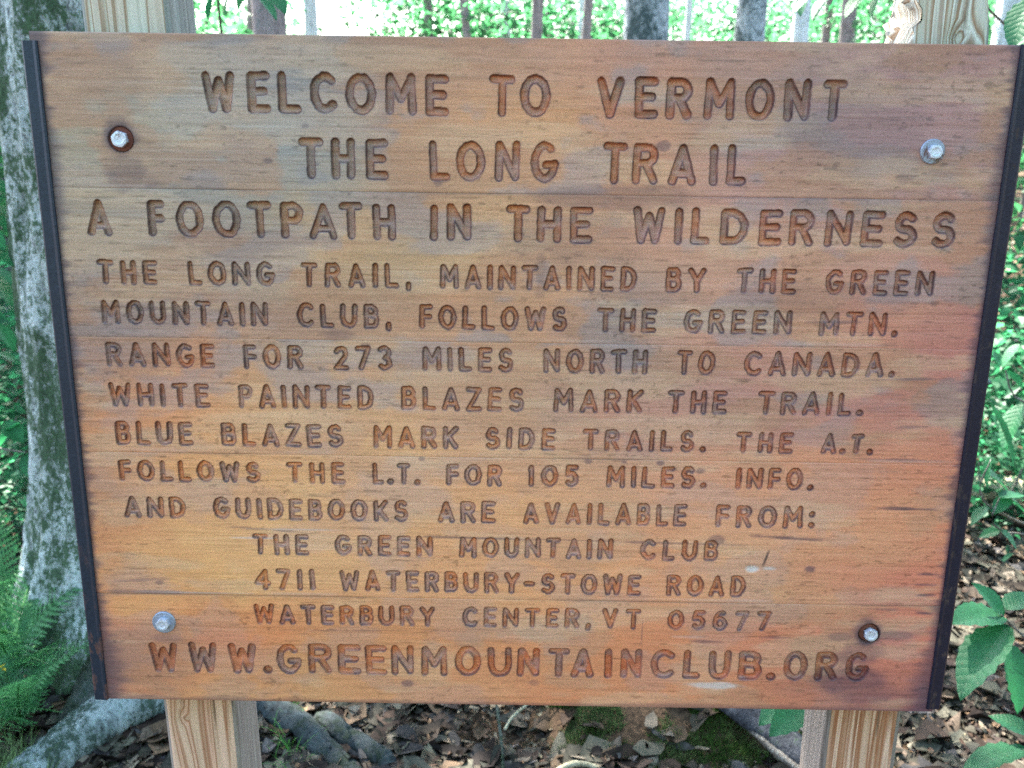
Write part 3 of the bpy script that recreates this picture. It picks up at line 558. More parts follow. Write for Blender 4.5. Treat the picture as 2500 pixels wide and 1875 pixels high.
# posts
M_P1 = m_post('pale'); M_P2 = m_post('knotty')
def post(x0, x1, lean, mat, lab, ztop, kn=None):
    import bmesh
    w = x1-x0; nx_, nz_ = 14, 130; zs_ = np.linspace(-.3, ztop, nz_); per = []
    for k in range(nx_): per.append((k/nx_, 0))
    for k in range(nx_): per.append((1, k/nx_))
    for k in range(nx_): per.append((1-k/nx_, 1))
    for k in range(nx_): per.append((0, 1-k/nx_))
    per = np.array(per)-.5
    rr = .06; q = np.sign(per)*np.minimum(np.abs(per), .5); ex = np.clip(np.abs(q)-(.5-rr), 0, None); nrm = np.hypot(ex[:, 0], ex[:, 1]); f = np.where(nrm > rr, rr/np.maximum(nrm, 1e-9), 1)
    cor = (np.abs(q[:, 0]) > .5-rr) & (np.abs(q[:, 1]) > .5-rr)
    q2 = q.copy(); 
    for ax in (0, 1): q2[cor, ax] = np.sign(q[cor, ax])*((.5-rr)+ex[cor, ax]*f[cor])
    V = []
    for z in zs_:
        s = w; X = q2[:, 0]*s; Y = q2[:, 1]*.089
        d = (vn(X*90+5, Y*90+z*3.0, 4)-.5)*.0022+(vn(X*300+5, Y*300+z*2.0, 6)-.5)*.0009
        if kn == 'worn':
            e = ss(z, .745, .86); d = d-.010*e*(vn(X*40+9, Y*40+z*9, 8)); wv = ss(-X, .030, .046)*ss(z, .73, .80)*(.010+.008*vn(Y*0+z*60, Y*0, 18)); X = X+wv*(vn(Y*60, Y*0+z*70, 12) > .35)
        V.append(np.stack([X*(1+d/.045*1.), Y*(1+d/.045), np.full(len(X), z)], 1))
    V = np.concatenate(V); m = len(per); i = np.arange(nz_-1)[:, None]*m; j = np.arange(m)[None]; k = (j+1) % m
    Q = np.stack([i+j, i+k, i+m+k, i+m+j], -1).reshape(-1, 4)
    # hollow round the knot
    if kn is not None:
        kx, kz, kr = (.009, .777, .012) if kn == 'worn' else (-.025, -.037, .009)
        fr = V[:, 1] < -.03; dd = np.hypot((V[:, 0]-kx)/kr, (V[:, 2]-kz)/(kr*1.5)); V[:, 1] += np.where(fr, .005*(1-ss(dd, .3, 1.1)), 0)
    top = np.array([[0, 0, ztop+.006]]); n0 = len(V); tf = np.stack([(nz_-1)*m+np.arange(m), (nz_-1)*m+(np.arange(m)+1) % m, np.full(m, n0)], 1)
    me = mesh_np('post', np.concatenate([V, top]), [Q, tf], mat)
    o = ob('post', me, sign); o.location = ((x0+x1)/2, TH+.0015+.0445-.08, .93); o.rotation_euler = (0, lean, 0); o['label'] = lab; return o
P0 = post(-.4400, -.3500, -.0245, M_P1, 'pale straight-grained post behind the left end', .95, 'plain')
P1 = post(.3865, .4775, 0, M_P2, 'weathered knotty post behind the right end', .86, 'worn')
# extend the posts into the ground
for p in (P0, P1):
    me = p.data
    co = np.zeros(len(me.vertices)*3, np.float32); me.vertices.foreach_get('co', co); co = co.reshape(-1, 3)
    co[:, 2] = np.where(co[:, 2] < -.29, -1.05, co[:, 2]); me.vertices.foreach_set('co', co.ravel()); me.update()
# ------------------------------------------------------------ ground
def gz(x, y):
    x = np.asarray(x, float); y = np.asarray(y, float)
    h = (fbm(x*.5+30, y*.5+30, 200, 3)-.5)*.25*ss(np.hypot(x, y-1), 1.2, 8)+(fbm(x*3+11, y*3+5, 210, 3)-.5)*.07
    h = h+.10*np.exp(-(((x+1.15)/.45)**2+((y-1.75)/.42)**2))            # swell round the tree foot
    h = h+.13*np.exp(-(((x-.42)/.30)**2+((y-1.34)/.20)**2))             # mossy hump
    h = h-.04*np.exp(-(((x-.04)/.20)**2+((y-1.28)/.12)**2))
    return h+.02*ss(y, 4, 30)*(y-4).clip(0)
gx = np.concatenate([-np.geomspace(90, 3.2, 45), np.linspace(-3.1, 3.1, 110), np.geomspace(3.2, 90, 45)]); gy = np.concatenate([-np.geomspace(60, 1.5, 18), np.linspace(-1.4, 4.5, 110), np.geomspace(4.7, 130, 60)])
X, Y = np.meshgrid(gx, gy); V = np.stack([X, Y, gz(X, Y)], -1).reshape(-1, 3); n = len(gx); i = np.arange(len(gy)-1)[:, None]*n+np.arange(n-1)[None]
o = ob('ground', mesh_np('ground', V, np.stack([i, i+1, i+n+1, i+n], -1).reshape(-1, 4), m_soil())); tag(o, kind='structure')

# ------------------------------------------------------------ leaf litter
M_LIT = m_litter()
LC = np.array([srgb(126, 118, 98), srgb(142, 134, 112), srgb(98, 90, 74), srgb(108, 104, 88), srgb(140, 118, 98), srgb(165, 148, 128), srgb(110, 86, 70), srgb(88, 66, 54), srgb(150, 120, 92), srgb(120, 112, 108), srgb(178, 160, 135), srgb(70, 54, 46)])
def leafset(px, py, pz, size, col_, tiltmax, curlr, asp=(.42, .95), pet=.1, up=0.):
    """many curled leaves: 3x... small patches, all in numpy"""
    n = len(px); u = np.array([-.5, -.28, .02, .3, .56]); wv = np.array([.03, .36, .5, .30, .01])
    a = rng.uniform(0, 2*np.pi, n); tl = rng.uniform(-tiltmax, tiltmax, n); rl = rng.uniform(-tiltmax, tiltmax, n); cu = rng.uniform(-curlr, curlr, n); cr = rng.uniform(-curlr, curlr, n)
    asp = rng.uniform(*asp, n)
    P = np.zeros((n, 5, 3, 3))
    for i, (uu, ww) in enumerate(zip(u, wv)):
        for j, s in enumerate((-1, 0, 1)):
            P[:, i, j, 0] = uu*size; P[:, i, j, 1] = s*ww*asp*size*(1-.3*np.abs(cr)); P[:, i, j, 0] += rng.normal(0, .05, n)*size; P[:, i, j, 1] += rng.normal(0, .045, n)*size
            P[:, i, j, 2] = cu*size*(uu*uu*1.6-.1)+np.abs(s)*(cr*ww*.9)*size+rng.normal(0, .035, n)*size
    ct, st = np.cos(tl), np.sin(tl); x, y, z = P[..., 0].copy(), P[..., 1].copy(), P[..., 2].copy()
    e = lambda q: q[:, None, None]
    x, z = x*e(ct)-z*e(st), x*e(st)+z*e(ct); cr_, sr = np.cos(rl), np.sin(rl); y, z = y*e(cr_)-z*e(sr), y*e(sr)+z*e(cr_)
    ca, sa = np.cos(a), np.sin(a); x, y = x*e(ca)-y*e(sa), x*e(sa)+y*e(ca)
    V = np.stack([x+e(px), y+e(py), z+e(pz)], -1).reshape(-1, 3)
    b = np.arange(n)[:, None]*15; q = []
    for i in range(4):
        for j in range(2): q.append(np.stack([b+i*3+j, b+i*3+j+1, b+(i+1)*3+j+1, b+(i+1)*3+j], -1))
    Fq = np.concatenate(q, 1).reshape(-1, 4); C = np.repeat(col_, 15, axis=0)
    return V, Fq, C
n = 24000; px = rng.uniform(-1.9, 2.3, n); py = .75+rng.power(.8, n)*3.4
keep = ~((((px-.46)/.34)**2+((py-1.30)/.20)**2 < 1) & (rng.random(n) > .12)) & ~((np.hypot((px-.04)/.2, (py-1.30)/.13) < 1) & (rng.random(n) > .3))
px, py = px[keep], py[keep]; n = len(px); s = .022+.10*rng.random(n)**1.7
cc = LC[rng.integers(0, len(LC), n)]*rng.uniform(.12, .55, (n, 1))*np.array([.90, .94, 1.0])
V, Fq, C = leafset(px, py, gz(px, py)+.006+rng.uniform(-.004, .016, n), s, cc, .26, .6); mb = MB(); mb.add(V, Fq, C)
n = 26000; px = rng.uniform(-1.7, 2.2, n); py = .8+rng.power(.8, n)*2.6; k = ~(((px-.42)/.34)**2+((py-1.30)/.20)**2 < 1); px = px[k]; py = py[k]; n = len(px)
V, Fq, C = leafset(px, py, gz(px, py)+rng.uniform(.002, .028, n), rng.uniform(.008, .03, n), LC[rng.integers(0, len(LC), n)]*rng.uniform(.15, .8, (n, 1)), .7, .6, (.12, .7)); mb.add(V, Fq, C)
n = 9000; r = rng.uniform(0, 1, n)**.7; px = rng.uniform(-9, 9, n); py = 4+r*16; V, Fq, C = leafset(px, py, gz(px, py)+.02, rng.uniform(.08, .16, n), LC[rng.integers(0, len(LC), n)]*rng.uniform(.7, 1.2, (n, 1)), .5, .4); mb.add(V, Fq, C)
o = ob('leaf_litter', mb.mesh('leaf_litter', M_LIT, True)); tag(o, 'brown and grey dead leaves covering the forest floor', 'leaf litter', kind='stuff')

# ------------------------------------------------------------ moss on the hump
M_MOSS = m_leaf('moss', srgb(44, 62, 30), srgb(88, 104, 60), (.05, .10, .03), .8, .25, .1)
n = 26000; a = rng.uniform(0, 2*np.pi, n); r = np.sqrt(rng.random(n)); px = .46+.40*r*np.cos(a); py = 1.30+.24*r*np.sin(a)
m = (fbm(px*9, py*9, 300, 3) > .44); px, py = px[m], py[m]; n = len(px); pz = gz(px, py)
hgt = rng.uniform(.008, .022, n); dx = rng.normal(0, .012, (n, 2)); V = np.zeros((n, 3, 3)); aa = rng.uniform(0, 6.28, n); wd = .0018
V[:, 0] = np.stack([px-np.cos(aa)*wd, py-np.sin(aa)*wd, pz-.003], 1); V[:, 1] = np.stack([px+np.cos(aa)*wd, py+np.sin(aa)*wd, pz-.003], 1); V[:, 2] = np.stack([px+dx[:, 0], py+dx[:, 1], pz+hgt], 1)
cm = np.array([1., 1, 1])*rng.uniform(.5, 1.3, (n, 1))*np.where(fbm(px*14, py*14, 310, 2)[:, None] > .55, [[1.5, 1.4, 1.6]], [[.9, 1.1, .8]])
mb = MB(); mb.add(V.reshape(-1, 3), np.arange(3*n).reshape(-1, 3), np.repeat(cm, 3, 0)); o = ob('moss', mb.mesh('moss', M_MOSS, False)); tag(o, 'dark green moss on the hump below the sign', 'moss', kind='stuff')

# ------------------------------------------------------------ the near tree at the left
M_BIRCH = m_bark('mossy_bark', srgb(185, 195, 192), srgb(80, 90, 86), srgb(50, 76, 44), srgb(200, 222, 220), .72, 1.0, .014)
M_ROOTP = m_bark('lichened_root', srgb(140, 152, 152), srgb(50, 58, 56), srgb(42, 60, 46), srgb(175, 195, 198), .62, 1.4, .01)
M_ROOTD = m_bark('grey_root', srgb(72, 78, 74), srgb(32, 36, 34), srgb(38, 52, 36), srgb(88, 104, 100), .6, 1.2, .01)
M_ROOTB = m_bark('blue_grey_root', srgb(56, 62, 64), srgb(26, 30, 32), srgb(32, 42, 32), srgb(68, 82, 86), .5, 1.3, .008)
TX, TY = -1.23, 1.80
near = empty('near_tree', (TX, TY, .05), 'mossy pale-barked tree standing close behind the left end of the sign', 'tree')
nz_, na = 240, 120; zz = np.concatenate([np.linspace(-.25, 2.6, 200), np.linspace(2.65, 9, 40)]); A = np.linspace(0, 2*np.pi, na, endpoint=False)
V = []
for z in zz:
    r = .238+.27*np.exp(-(max(z, 0)+.02)/.20)*(.08+.92*np.clip(.5+.5*np.cos(A+1.15)+.25*np.cos(5*A+.4), 0, 1))
    r = r*(1-.02*max(z, 0))+(.03*fbm(np.cos(A)*2.2+20, np.sin(A)*2.2+z*1.1, 400, 4)-.015)*2.0+(.012*fbm(np.cos(A)*9+20, np.sin(A)*9+z*5, 410, 3)-.006)*2.4+(vn(np.cos(A)*22+20, np.sin(A)*22+z*14, 415)-.5)*.009
    V.append(np.stack([r*np.cos(A)+.02*math.sin(z*1.4), r*np.sin(A), np.full(na, z)], 1))
V = np.concatenate(V); i = np.arange(len(zz)-1)[:, None]*na; j = np.arange(na)[None]; k = (j+1) % na
ob('trunk', mesh_np('trunk', V, np.stack([i+j, i+k, i+na+k, i+na+j], -1).reshape(-1, 4), M_BIRCH), near)
def root(pts, rr, mat, lab, seed, flat=.85, par=None, base=(TX, TY, .05)):
    P = spline(pts, 80); P = P+(np.stack([vn(np.arange(80)*.06+seed, np.arange(80)*0., 31), vn(np.arange(80)*.06+seed, np.arange(80)*0.+9, 32), vn(np.arange(80)*.07+seed, np.arange(80)*0.+5, 33)], 1)-.5)*.035; R = np.interp(np.linspace(0, 1, 80), np.linspace(0, 1, len(rr)), rr); P = P-np.array(base)
    V, Fq = tube(P, R, 44, .10, seed, flat); V = V+((fbm(V[:, 0]*40+V[:, 2]*31, V[:, 1]*40+V[:, 2]*17, seed, 3)-.5)*.010)[:, None]*np.array([.3, -.5, 1.]); mb = MB(); mb.add(V, Fq); o = ob('root', mb.mesh('root', mat), par or near)
    if lab: o['label'] = lab
    return o
root([(-.86, 1.66, .10), (-.93, 1.50, .10), (-1.02, 1.36, .065), (-1.13, 1.20, .04), (-1.22, 1.06, .02), (-1.34, .92, -.02)], [.06, .075, .072, .065, .055, .04], M_ROOTP, 'pale lichened root running forward', 21)
root([(-1.12, 1.70, .34), (-1.10, 1.56, .20), (-1.13, 1.42, .09), (-1.16, 1.30, .03), (-1.2, 1.2, -.05)], [.10, .10, .09, .07, .04], M_ROOTD, 'dark grey buttress root', 33, 1.0)
root([(-1.3, 1.75, .22), (-1.42, 1.62, .09), (-1.6, 1.5, .03), (-1.8, 1.42, -.05)], [.09, .075, .06, .03], M_ROOTD, None, 35)
root([(-1.0, 1.72, .16), (-.86, 1.58, .07), (-.74, 1.44, .045), (-.62, 1.30, .03), (-.52, 1.20, .015), (-.42, 1.09, .0), (-.3, .9, -.05)], [.085, .06, .05, .042, .040, .038, .03], M_ROOTB, 'blue-grey root crossing the leaves', 37)
root([(-.56, 1.36, .0), (-.46, 1.24, .02), (-.35, 1.17, .012), (-.25, 1.09, -.01)], [.02, .03, .028, .02], M_ROOTB, None, 39)
# mossy flecks of bark
# ------------------------------------------------------------ foliage materials and crowns
M_LF = m_leaf('green_leaves', (.018, .080, .038), (.04, .13, .06), (.045, .24, .10), .5, .5)
M_LF2 = m_leaf('far_green_leaves', (.022, .080, .034), (.045, .125, .050), (.055, .23, .085), .5, .5)
M_TWIG = m_bark('twig_bark', srgb(96, 90, 84), srgb(50, 46, 44), srgb(60, 72, 50), srgb(140, 140, 136), .2, 3, .003)
def crown(name, n, rx, rz, size, seed, mat, clump=18, hollow=.3, spread=3.0):
    r_ = np.random.default_rng(seed); nc = max(n//clump, 1)
    d = r_.normal(size=(nc, 3)); d /= np.linalg.norm(d, axis=1)[:, None]; q = r_.uniform(hollow, 1, nc)**.6
    cen = d*q[:, None]*np.array([rx, rx, rz]); idx = r_.integers(0, nc, n); p = cen[idx]+r_.normal(0, 1, (n, 3))*np.array([size*spread, size*spread, size*1.1])
    a = r_.uniform(0, 6.28, n); t = r_.normal(0, .55, n); rl = r_.normal(0, .55, n); s = size*r_.uniform(.6, 1.3, n)
    f = np.stack([np.cos(a)*np.cos(t), np.sin(a)*np.cos(t), np.sin(t)], 1); sd_ = np.stack([-np.sin(a)*np.cos(rl), np.cos(a)*np.cos(rl), np.sin(rl)], 1); up = np.cross(f, sd_)
    L = lambda u, v, w_: p+f*(u*s)[:, None]+sd_*(v*s)[:, None]+up*(w_*s)[:, None]
    V = np.stack([L(-.5, 0, 0), L(-.1, .32, .06), L(.5, 0, -.08), L(-.1, -.32, .06), L(-.05, 0, 0)], 1).reshape(-1, 3); b = np.arange(n)[:, None]*5
    T = np.concatenate([b+[0, 4, 1], b+[4, 2, 1], b+[0, 3, 4], b+[4, 3, 2]], 1).reshape(-1, 3)
    cl = r_.uniform(.65, 1.35, nc)[idx]*r_.uniform(.8, 1.2, n); C = np.repeat(cl[:, None]*np.array([1, 1, 1]), 5, 0)
    me = mesh_np(name, V, T, mat, False); vcol(me, C); return me
CANOPY = [crown('crown', 1500, 3.4, 1.5, .24, 900+k, M_LF, 58, .0, 2.3) for k in range(3)]
SAPC = [crown('crown', 1500, 1.15, .95, .115, 920+k, M_LF2, 22, .1) for k in range(4)]
FARC = [crown('crown', 4200, 3.4, 2.4, .19, 940+k, M_LF2, 34, .1) for k in range(3)]
LOWC = [crown('crown', 1300, .62, .50, .085, 960+k, M_LF, 16, .1) for k in range(3)]
BARKS = [m_bark('dark_trunk_bark', srgb(134, 124, 124), srgb(84, 78, 82), srgb(42, 56, 44), srgb(120, 124, 124), .25, .5, .02),
         m_bark('pale_trunk_bark', srgb(190, 200, 202), srgb(130, 140, 144), srgb(60, 80, 66), srgb(180, 190, 190), .1, .5, .02),
         m_bark('patched_trunk_bark', srgb(164, 172, 176), srgb(112, 122, 128), srgb(56, 72, 72), srgb(160, 168, 170), .62, .6, .02)]
def tree(name, x, y, r, h, bark, label, lean=(0, 0), bend=0, crownme=None, cz=0, cs=1., group='tree trunks in the wood behind the sign', seed=1, limbs=3):
    z0 = float(gz(x, y)); root_ = empty(name, (x, y, z0), label, 'tree', group); n = 26
    t = np.linspace(0, 1, n); P = np.stack([lean[0]*t*h+bend*np.sin(t*h*.55+seed), lean[1]*t*h+bend*.5*np.cos(t*h*.4+seed), t*h-.2], 1)
    R = r*(1-.55*t)*(1+.5*np.exp(-t*h/.25)); V, Fq = tube(P, R, 18, .07, seed); mb = MB(); mb.add(V, Fq)
    rr = random.Random(seed)
    for q in range(limbs):
        k = rr.randint(12, 22); a = rr.uniform(0, 6.28); l = rr.uniform(1.2, 2.6); b = P[k]
        V, Fq = tube(spline([b, b+np.array([math.cos(a)*l*.5, math.sin(a)*l*.5, l*.35]), b+np.array([math.cos(a)*l, math.sin(a)*l, l*.9])], 8), np.linspace(R[k]*.45, R[k]*.1, 8), 7, .05, q); mb.add(V, Fq)
    ob('trunk', mb.mesh('trunk', bark), root_)
    if crownme is not None:
        c = ob('crown', crownme, root_); c.location = (P[-1][0], P[-1][1], cz if cz else h-.6); c.scale = (cs, cs, cs); c.rotation_euler = (0, 0, rr.uniform(0, 6.28))
    return root_
TR = [(-2.43, 9.0, .185, 0, 'dark brown trunk left of the bright gap above the sign', (.0, 0), .02),
 (-2.90, 12.0, .065, 0, 'thin dark stem just right of the brown trunk, left of the bright gap', (-.02, 0), .06),
 (-4.05, 14.0, .082, 0, 'slim grey stem behind the leaves right of the left post', (.03, 0), .05),
 (-2.64, 12.0, .095, 1, 'pale grey trunk on the left edge of the bright gap', (.005, 0), .02),
 (-.42, 14.0, .070, 0, 'thin dark stem curving beside a pale one, above the sign\'s middle', (-.09, 0), .16),
 (-.30, 16.0, .100, 1, 'pale stem behind the dark curved one, above the sign\'s middle', (.01, 0), .03),
 (.14, 13.0, .089, 0, 'slim dark trunk leaning slightly right, above the sign\'s middle', (.03, 0), .04),
 (.55, 20.0, .050, 0, 'very thin dark stem left of the thin pale one', (.02, 0), .1),
 (1.13, 18.0, .064, 1, 'thin pale stem left of the big patched trunk', (-.01, 0), .04),
 (1.10, 8.0, .226, 2, 'thick grey trunk with dark moss patches, widest above the sign', (-.004, 0), .01),
 (2.77, 16.0, .062, 1, 'slim grey stem just right of the thick patched trunk', (.0, 0), .03),
 (2.26, 11.0, .110, 0, 'rough grey trunk leaning right between two darker ones', (.10, 0), .05),
 (2.17, 9.0, .165, 2, 'thick dark trunk right of the leaning one', (.02, 0), .02),
 (3.53, 12.0, .120, 1, 'pale trunk left of the leafy twigs by the right post', (.0, 0), .02),
 (4.68, 15.0, .077, 0, 'narrow dark trunk behind the leafy twigs', (.01, 0), .03),
 (4.75, 14.0, .126, 0, 'dark trunk nearest the left side of the right post', (.0, 0), .03),
 (5.6, 12.5, .10, 1, 'grey trunk beyond the right end of the sign', (.0, 0), .03),
 (.85, 13.5, .075, 0, 'grey-brown trunk midway between the slim leaning one and the thick patched one', (.02, 0), .05),
 (-1.35, 15.0, .085, 0, 'brown trunk in the foliage right of the bright gap', (-.02, 0), .05),
 (3.0, 13.0, .085, 0, 'dark stem between the thick dark trunk and the pale one', (.03, 0), .09),
 (-3.9, 10.5, .10, 0, 'brown trunk just right of the left post', (.01, 0), .03)]
for q, (x, y, r, b, lab, ln, bd) in enumerate(TR):
    ry = y-.1*0
    tree('tree', x-bd*math.sin(1.4+q*2.1)*1.0*(1), y, r, 8.4 if q == 0 else 11.5+q % 3, BARKS[b], lab, ln, bd, CANOPY[q % 3], 0, 1.0 if q in (5, 9, 13) else .4, seed=int(q*2.1+1))
# trees whose crowns close the canopy over the clearing
SH = [(-3.4, 4.4, 8.6, 1.0), (2.9, 5.2, 9.6, 1.0), (-4.2, 6.9, 10.5, .9), (-7.8, 8.6, 10, 1.0), (5.2, 7.6, 10, 1.0), (-3.9, 1.3, 8.5, .9), (-6.5, 11, 11, 1.2), (6.8, 11, 11, 1.2)]
for q, (x, y, h, s) in enumerate(SH):
    tree('tree', x, y, .14, h, BARKS[q % 3], ['slim dark tree beyond the left end of the sign', 'tall tree hidden behind the right post', 'tall tree hidden behind the left half of the sign', 'tall tree far behind the near mossy trunk', 'tall tree far beyond the right end of the sign', 'tree out to the left of the near mossy trunk', 'farthest tall tree behind the left post', 'farthest tall tree beyond the right post'][q], (.01, 0), .04, CANOPY[q % 3], 0, s, seed=50+q) if not -1.5 < x/(y+1) < 1.5 or True else None
ob('crown', CANOPY[1], near).location = (.2, .4, 8.2)
# saplings whose leaves fill the view above the sign
def sapling(x, y, cz, cs, me, label, grp, q, name='sapling'):
    z0 = float(gz(x, y)); r = empty(name, (x, y, z0), label, 'tree', grp)
    rr = random.Random(q); n = 14; t = np.linspace(0, 1, n); P = np.stack([.15*np.sin(t*3+q), .1*np.cos(t*2.5+q), t*(cz+.6*cs)-.1], 1)
    V, Fq = tube(P, .03*cs**.5*(1-.75*t)+.004, 8, .06, q); mb = MB(); mb.add(V, Fq)
    for k in range(7):
        b = P[rr.randint(6, 12)]; a = rr.uniform(0, 6.28); l = rr.uniform(.4, .95)*cs
        V, Fq = tube(spline([b, b+np.array([math.cos(a)*l*.5, math.sin(a)*l*.5, .12]), b+np.array([math.cos(a)*l, math.sin(a)*l, .15])], 6), np.linspace(.012, .004, 6), 5); mb.add(V, Fq)
    ob('trunk', mb.mesh('trunk', M_TWIG), r); c = ob('crown', me, r); c.location = (0, 0, cz); c.scale = (cs, cs, cs); c.rotation_euler = (0, 0, rr.uniform(0, 6.28))
G1 = 'leafy saplings behind the sign'
SP = [(-5.0, 12.0, 2.8, 1.3, 'leafy sapling just right of the left post'), (-5.60, 15.2, 3.19, 1.35, 'leafy sapling behind the one by the left post'), (-.7, 15.2, 3.19, 1.42, 'leafy sapling right of the bright gap'), (-1.75, 15.6, 3.1, 1.0, 'sapling on the right edge of the bright gap'),
 (-1.1, 20.0, 3.03, 1.49, 'second leafy sapling right of the bright gap'), (0.88, 19.2, 2.71, 1.22, 'sapling between the slim dark trunk and the thick patched one'), (1.60, 24.0, 4.15, 1.22, 'sapling with gaps left of the thick patched trunk'),
 (3.20, 22.4, 3.19, 0.94, 'small sapling right of the thick patched trunk'), (4.80, 16.8, 2.39, 1.08, 'sapling between the thick dark trunk and the pale one'), (5.68, 14.7, 3.43, 1.01, 'sapling left of the right post'),
 (7.04, 16.8, 2.71, 1.22, 'sapling right behind the right post'), (8.00, 14.4, 2.87, 1.22, 'sapling beyond the right end of the sign'), (-4.4, 6.5, 1.5, 1.1, 'sapling behind the near mossy trunk'), (3.7, 5.6, 1.3, .8, 'low leafy sapling seen past the right strap'),
 (4.3, 7.4, 1.9, 1., 'leafy sapling higher up past the right strap'), (-3.4, 4.9, 1.25, .8, 'low leafy sapling left of the mossy trunk')]
for q, (x, y, cz, cs, lab) in enumerate(SP): sapling(x, y, cz, cs, SAPC[q % 4], lab, G1, q)
ORD = ['first', 'second', 'third', 'fourth', 'fifth', 'sixth', 'seventh', 'eighth', 'ninth', 'tenth', 'eleventh', 'twelfth', 'thirteenth', 'fourteenth', 'fifteenth', 'sixteenth', 'seventeenth', 'eighteenth', 'nineteenth', 'twentieth', 'twenty-first', 'twenty-second']
FT = []
for q in range(22):
    x = -20+q*1.9+rng.uniform(-.5, .5); y = rng.uniform(19, 34)
    if abs(x/(y+1)+.178) < .016+2.4/(y+1): continue
    FT.append((x/(y+1.03), x, y, float(rng.uniform(2.2, 4.2)), q))
for k, (_, x, y, cz, q) in enumerate(sorted(FT)):
    sapling(x, y, cz, 1., FARC[q % 3], 'pale green tree in the distance, '+ORD[k]+' from the left of the far row', 'distant leafy trees', 100+q, 'distant_tree')
# unseen trees added around the viewer to block low sky light from the board
for q, (x, y, cz, cs) in enumerate([(3.0, -7.5, 4.0, 1.3), (-4.5, -8.5, 3.4, 1.2), (7.5, -5.0, 4.2, 1.4), (-.5, -10, 4.2, 1.3), (6.5, .2, 4.0, 1.0)]):
    sapling(x, y, cz, cs, FARC[q % 3], ['leafy tree on the right side of the clearing behind the viewer', 'leafy tree on the left side of the clearing behind the viewer', 'leafy tree far to the right of the viewer', 'leafy tree straight behind the viewer', 'leafy tree level with the sign, far to its right'][q], None, 200+q, 'leafy_tree')
# low green plants under the trees
for q, (x, y, s, lab) in enumerate([(-2.2, 3.0, .8, 'low leafy bush left of the mossy trunk, above the ferns'), (-2.6, 3.9, 1., 'low leafy bush farther back on the left'), (-2.9, 5.6, 1.2, 'third low bush on the left, farthest back'), (2.3, 3.7, .9, 'low leafy bush past the middle of the right strap'), (3.0, 4.8, 1.1, 'low bush farther back past the right strap'),
      (2.05, 2.9, .55, 'small bush low beside the right strap'), (2.9, 3.9, .8, 'low leafy bush at the right edge of the view'), (-1.9, 2.45, .42, 'small leafy bush just above the fern fronds')]):
    z0 = float(gz(x, y)); r = empty('bush', (x, y, z0), lab, 'bush', 'low bushes under the trees'); mb = MB(); rr = random.Random(q)
    for k in range(6):
        a = rr.uniform(0, 6.28); V, Fq = tube([(0, 0, -.02), (math.cos(a)*.15, math.sin(a)*.15, .25*s), (math.cos(a)*.4*s, math.sin(a)*.4*s, .55*s)], [.006, .005, .003], 5); mb.add(V, Fq)
    ob('stem', mb.mesh('stem', M_TWIG), r); c = ob('crown', LOWC[q % 3], r); c.location = (0, 0, .45*s); c.scale = (s, s, s*.9)

# ------------------------------------------------------------ ferns
M_FERN = m_leaf('fern_green', (.040, .15, .058), (.075, .23, .085), (.10, .34, .12), .55, .35)
def frond_mesh(seed, L=.46, wmax=.10):
    r_ = random.Random(seed); mb = MB(); n = 24; t = np.linspace(0, 1, n); P = np.stack([t*L, .02*np.sin(t*2)*L, L*(.55*t-.75*t*t)], 1)
    V, Fq = tube(P, .0022*(1-.8*t)+.0004, 5); mb.add(V, Fq, (.8, .9, .6))
    for i in range(3, n):
        tt = t[i]; pl = wmax*math.sin(math.pi*min(1, (tt*.92+.12)))**.8*(1-.25*tt)+.006
        for s in (-1, 1):
            b = P[i]; ang = rad(72-18*tt)+r_.uniform(-.06, .06); d = np.array([math.cos(ang), s*math.sin(ang), -.12+r_.uniform(-.08, .08)]); d /= np.linalg.norm(d); u = np.array([1., 0, .1]); m = 8
            for k in range(m):
                q = k/m; c = b+d*pl*q; w2 = pl*.16*(1-q)**.7+.0008; l2 = pl/m*1.15
                for e in (-1, 1):
                    tip = c+d*l2*.95+u*e*w2+np.array([0, 0, r_.uniform(-.002, .002)]); mb.add([c, c+d*l2, tip], np.array([[0, 1, 2]]) if e*s < 0 else np.array([[0, 2, 1]]), (r_.uniform(.85, 1.15),)*3)
    return mb.mesh('frond', M_FERN, False)
FR = [frond_mesh(k, .26+.03*k, .050+.006*k) for k in range(4)]
for q, (x, y, s, nf, lab) in enumerate([(-1.31, 1.24, 1.0, 8, 'green fern in front of the tree foot, nearest the pale root'), (-1.42, 1.42, 1.15, 10, 'bright fern at the left edge of the view'), (-1.62, 1.80, 1.3, 10, 'tall fern behind the others, left of the mossy trunk'), (-1.46, 1.58, 1.1, 9, 'small fern right against the mossy trunk'), (-1.42, 1.16, .9, 8, 'fern lowest at the left edge, by the grass')]):
    z0 = float(gz(x, y))+.02; r = empty('fern', (x, y, z0), lab, 'fern', 'ferns at the foot of the near tree'); rr = random.Random(q+5)
    for k in range(nf):
        f = ob('frond', FR[rr.randint(0, 3)], r); f.rotation_euler = (rr.uniform(-.25, .25), rad(-rr.uniform(28, 62)), k/nf*6.28+rr.uniform(-.3, .3)); f.scale = (s,)*3
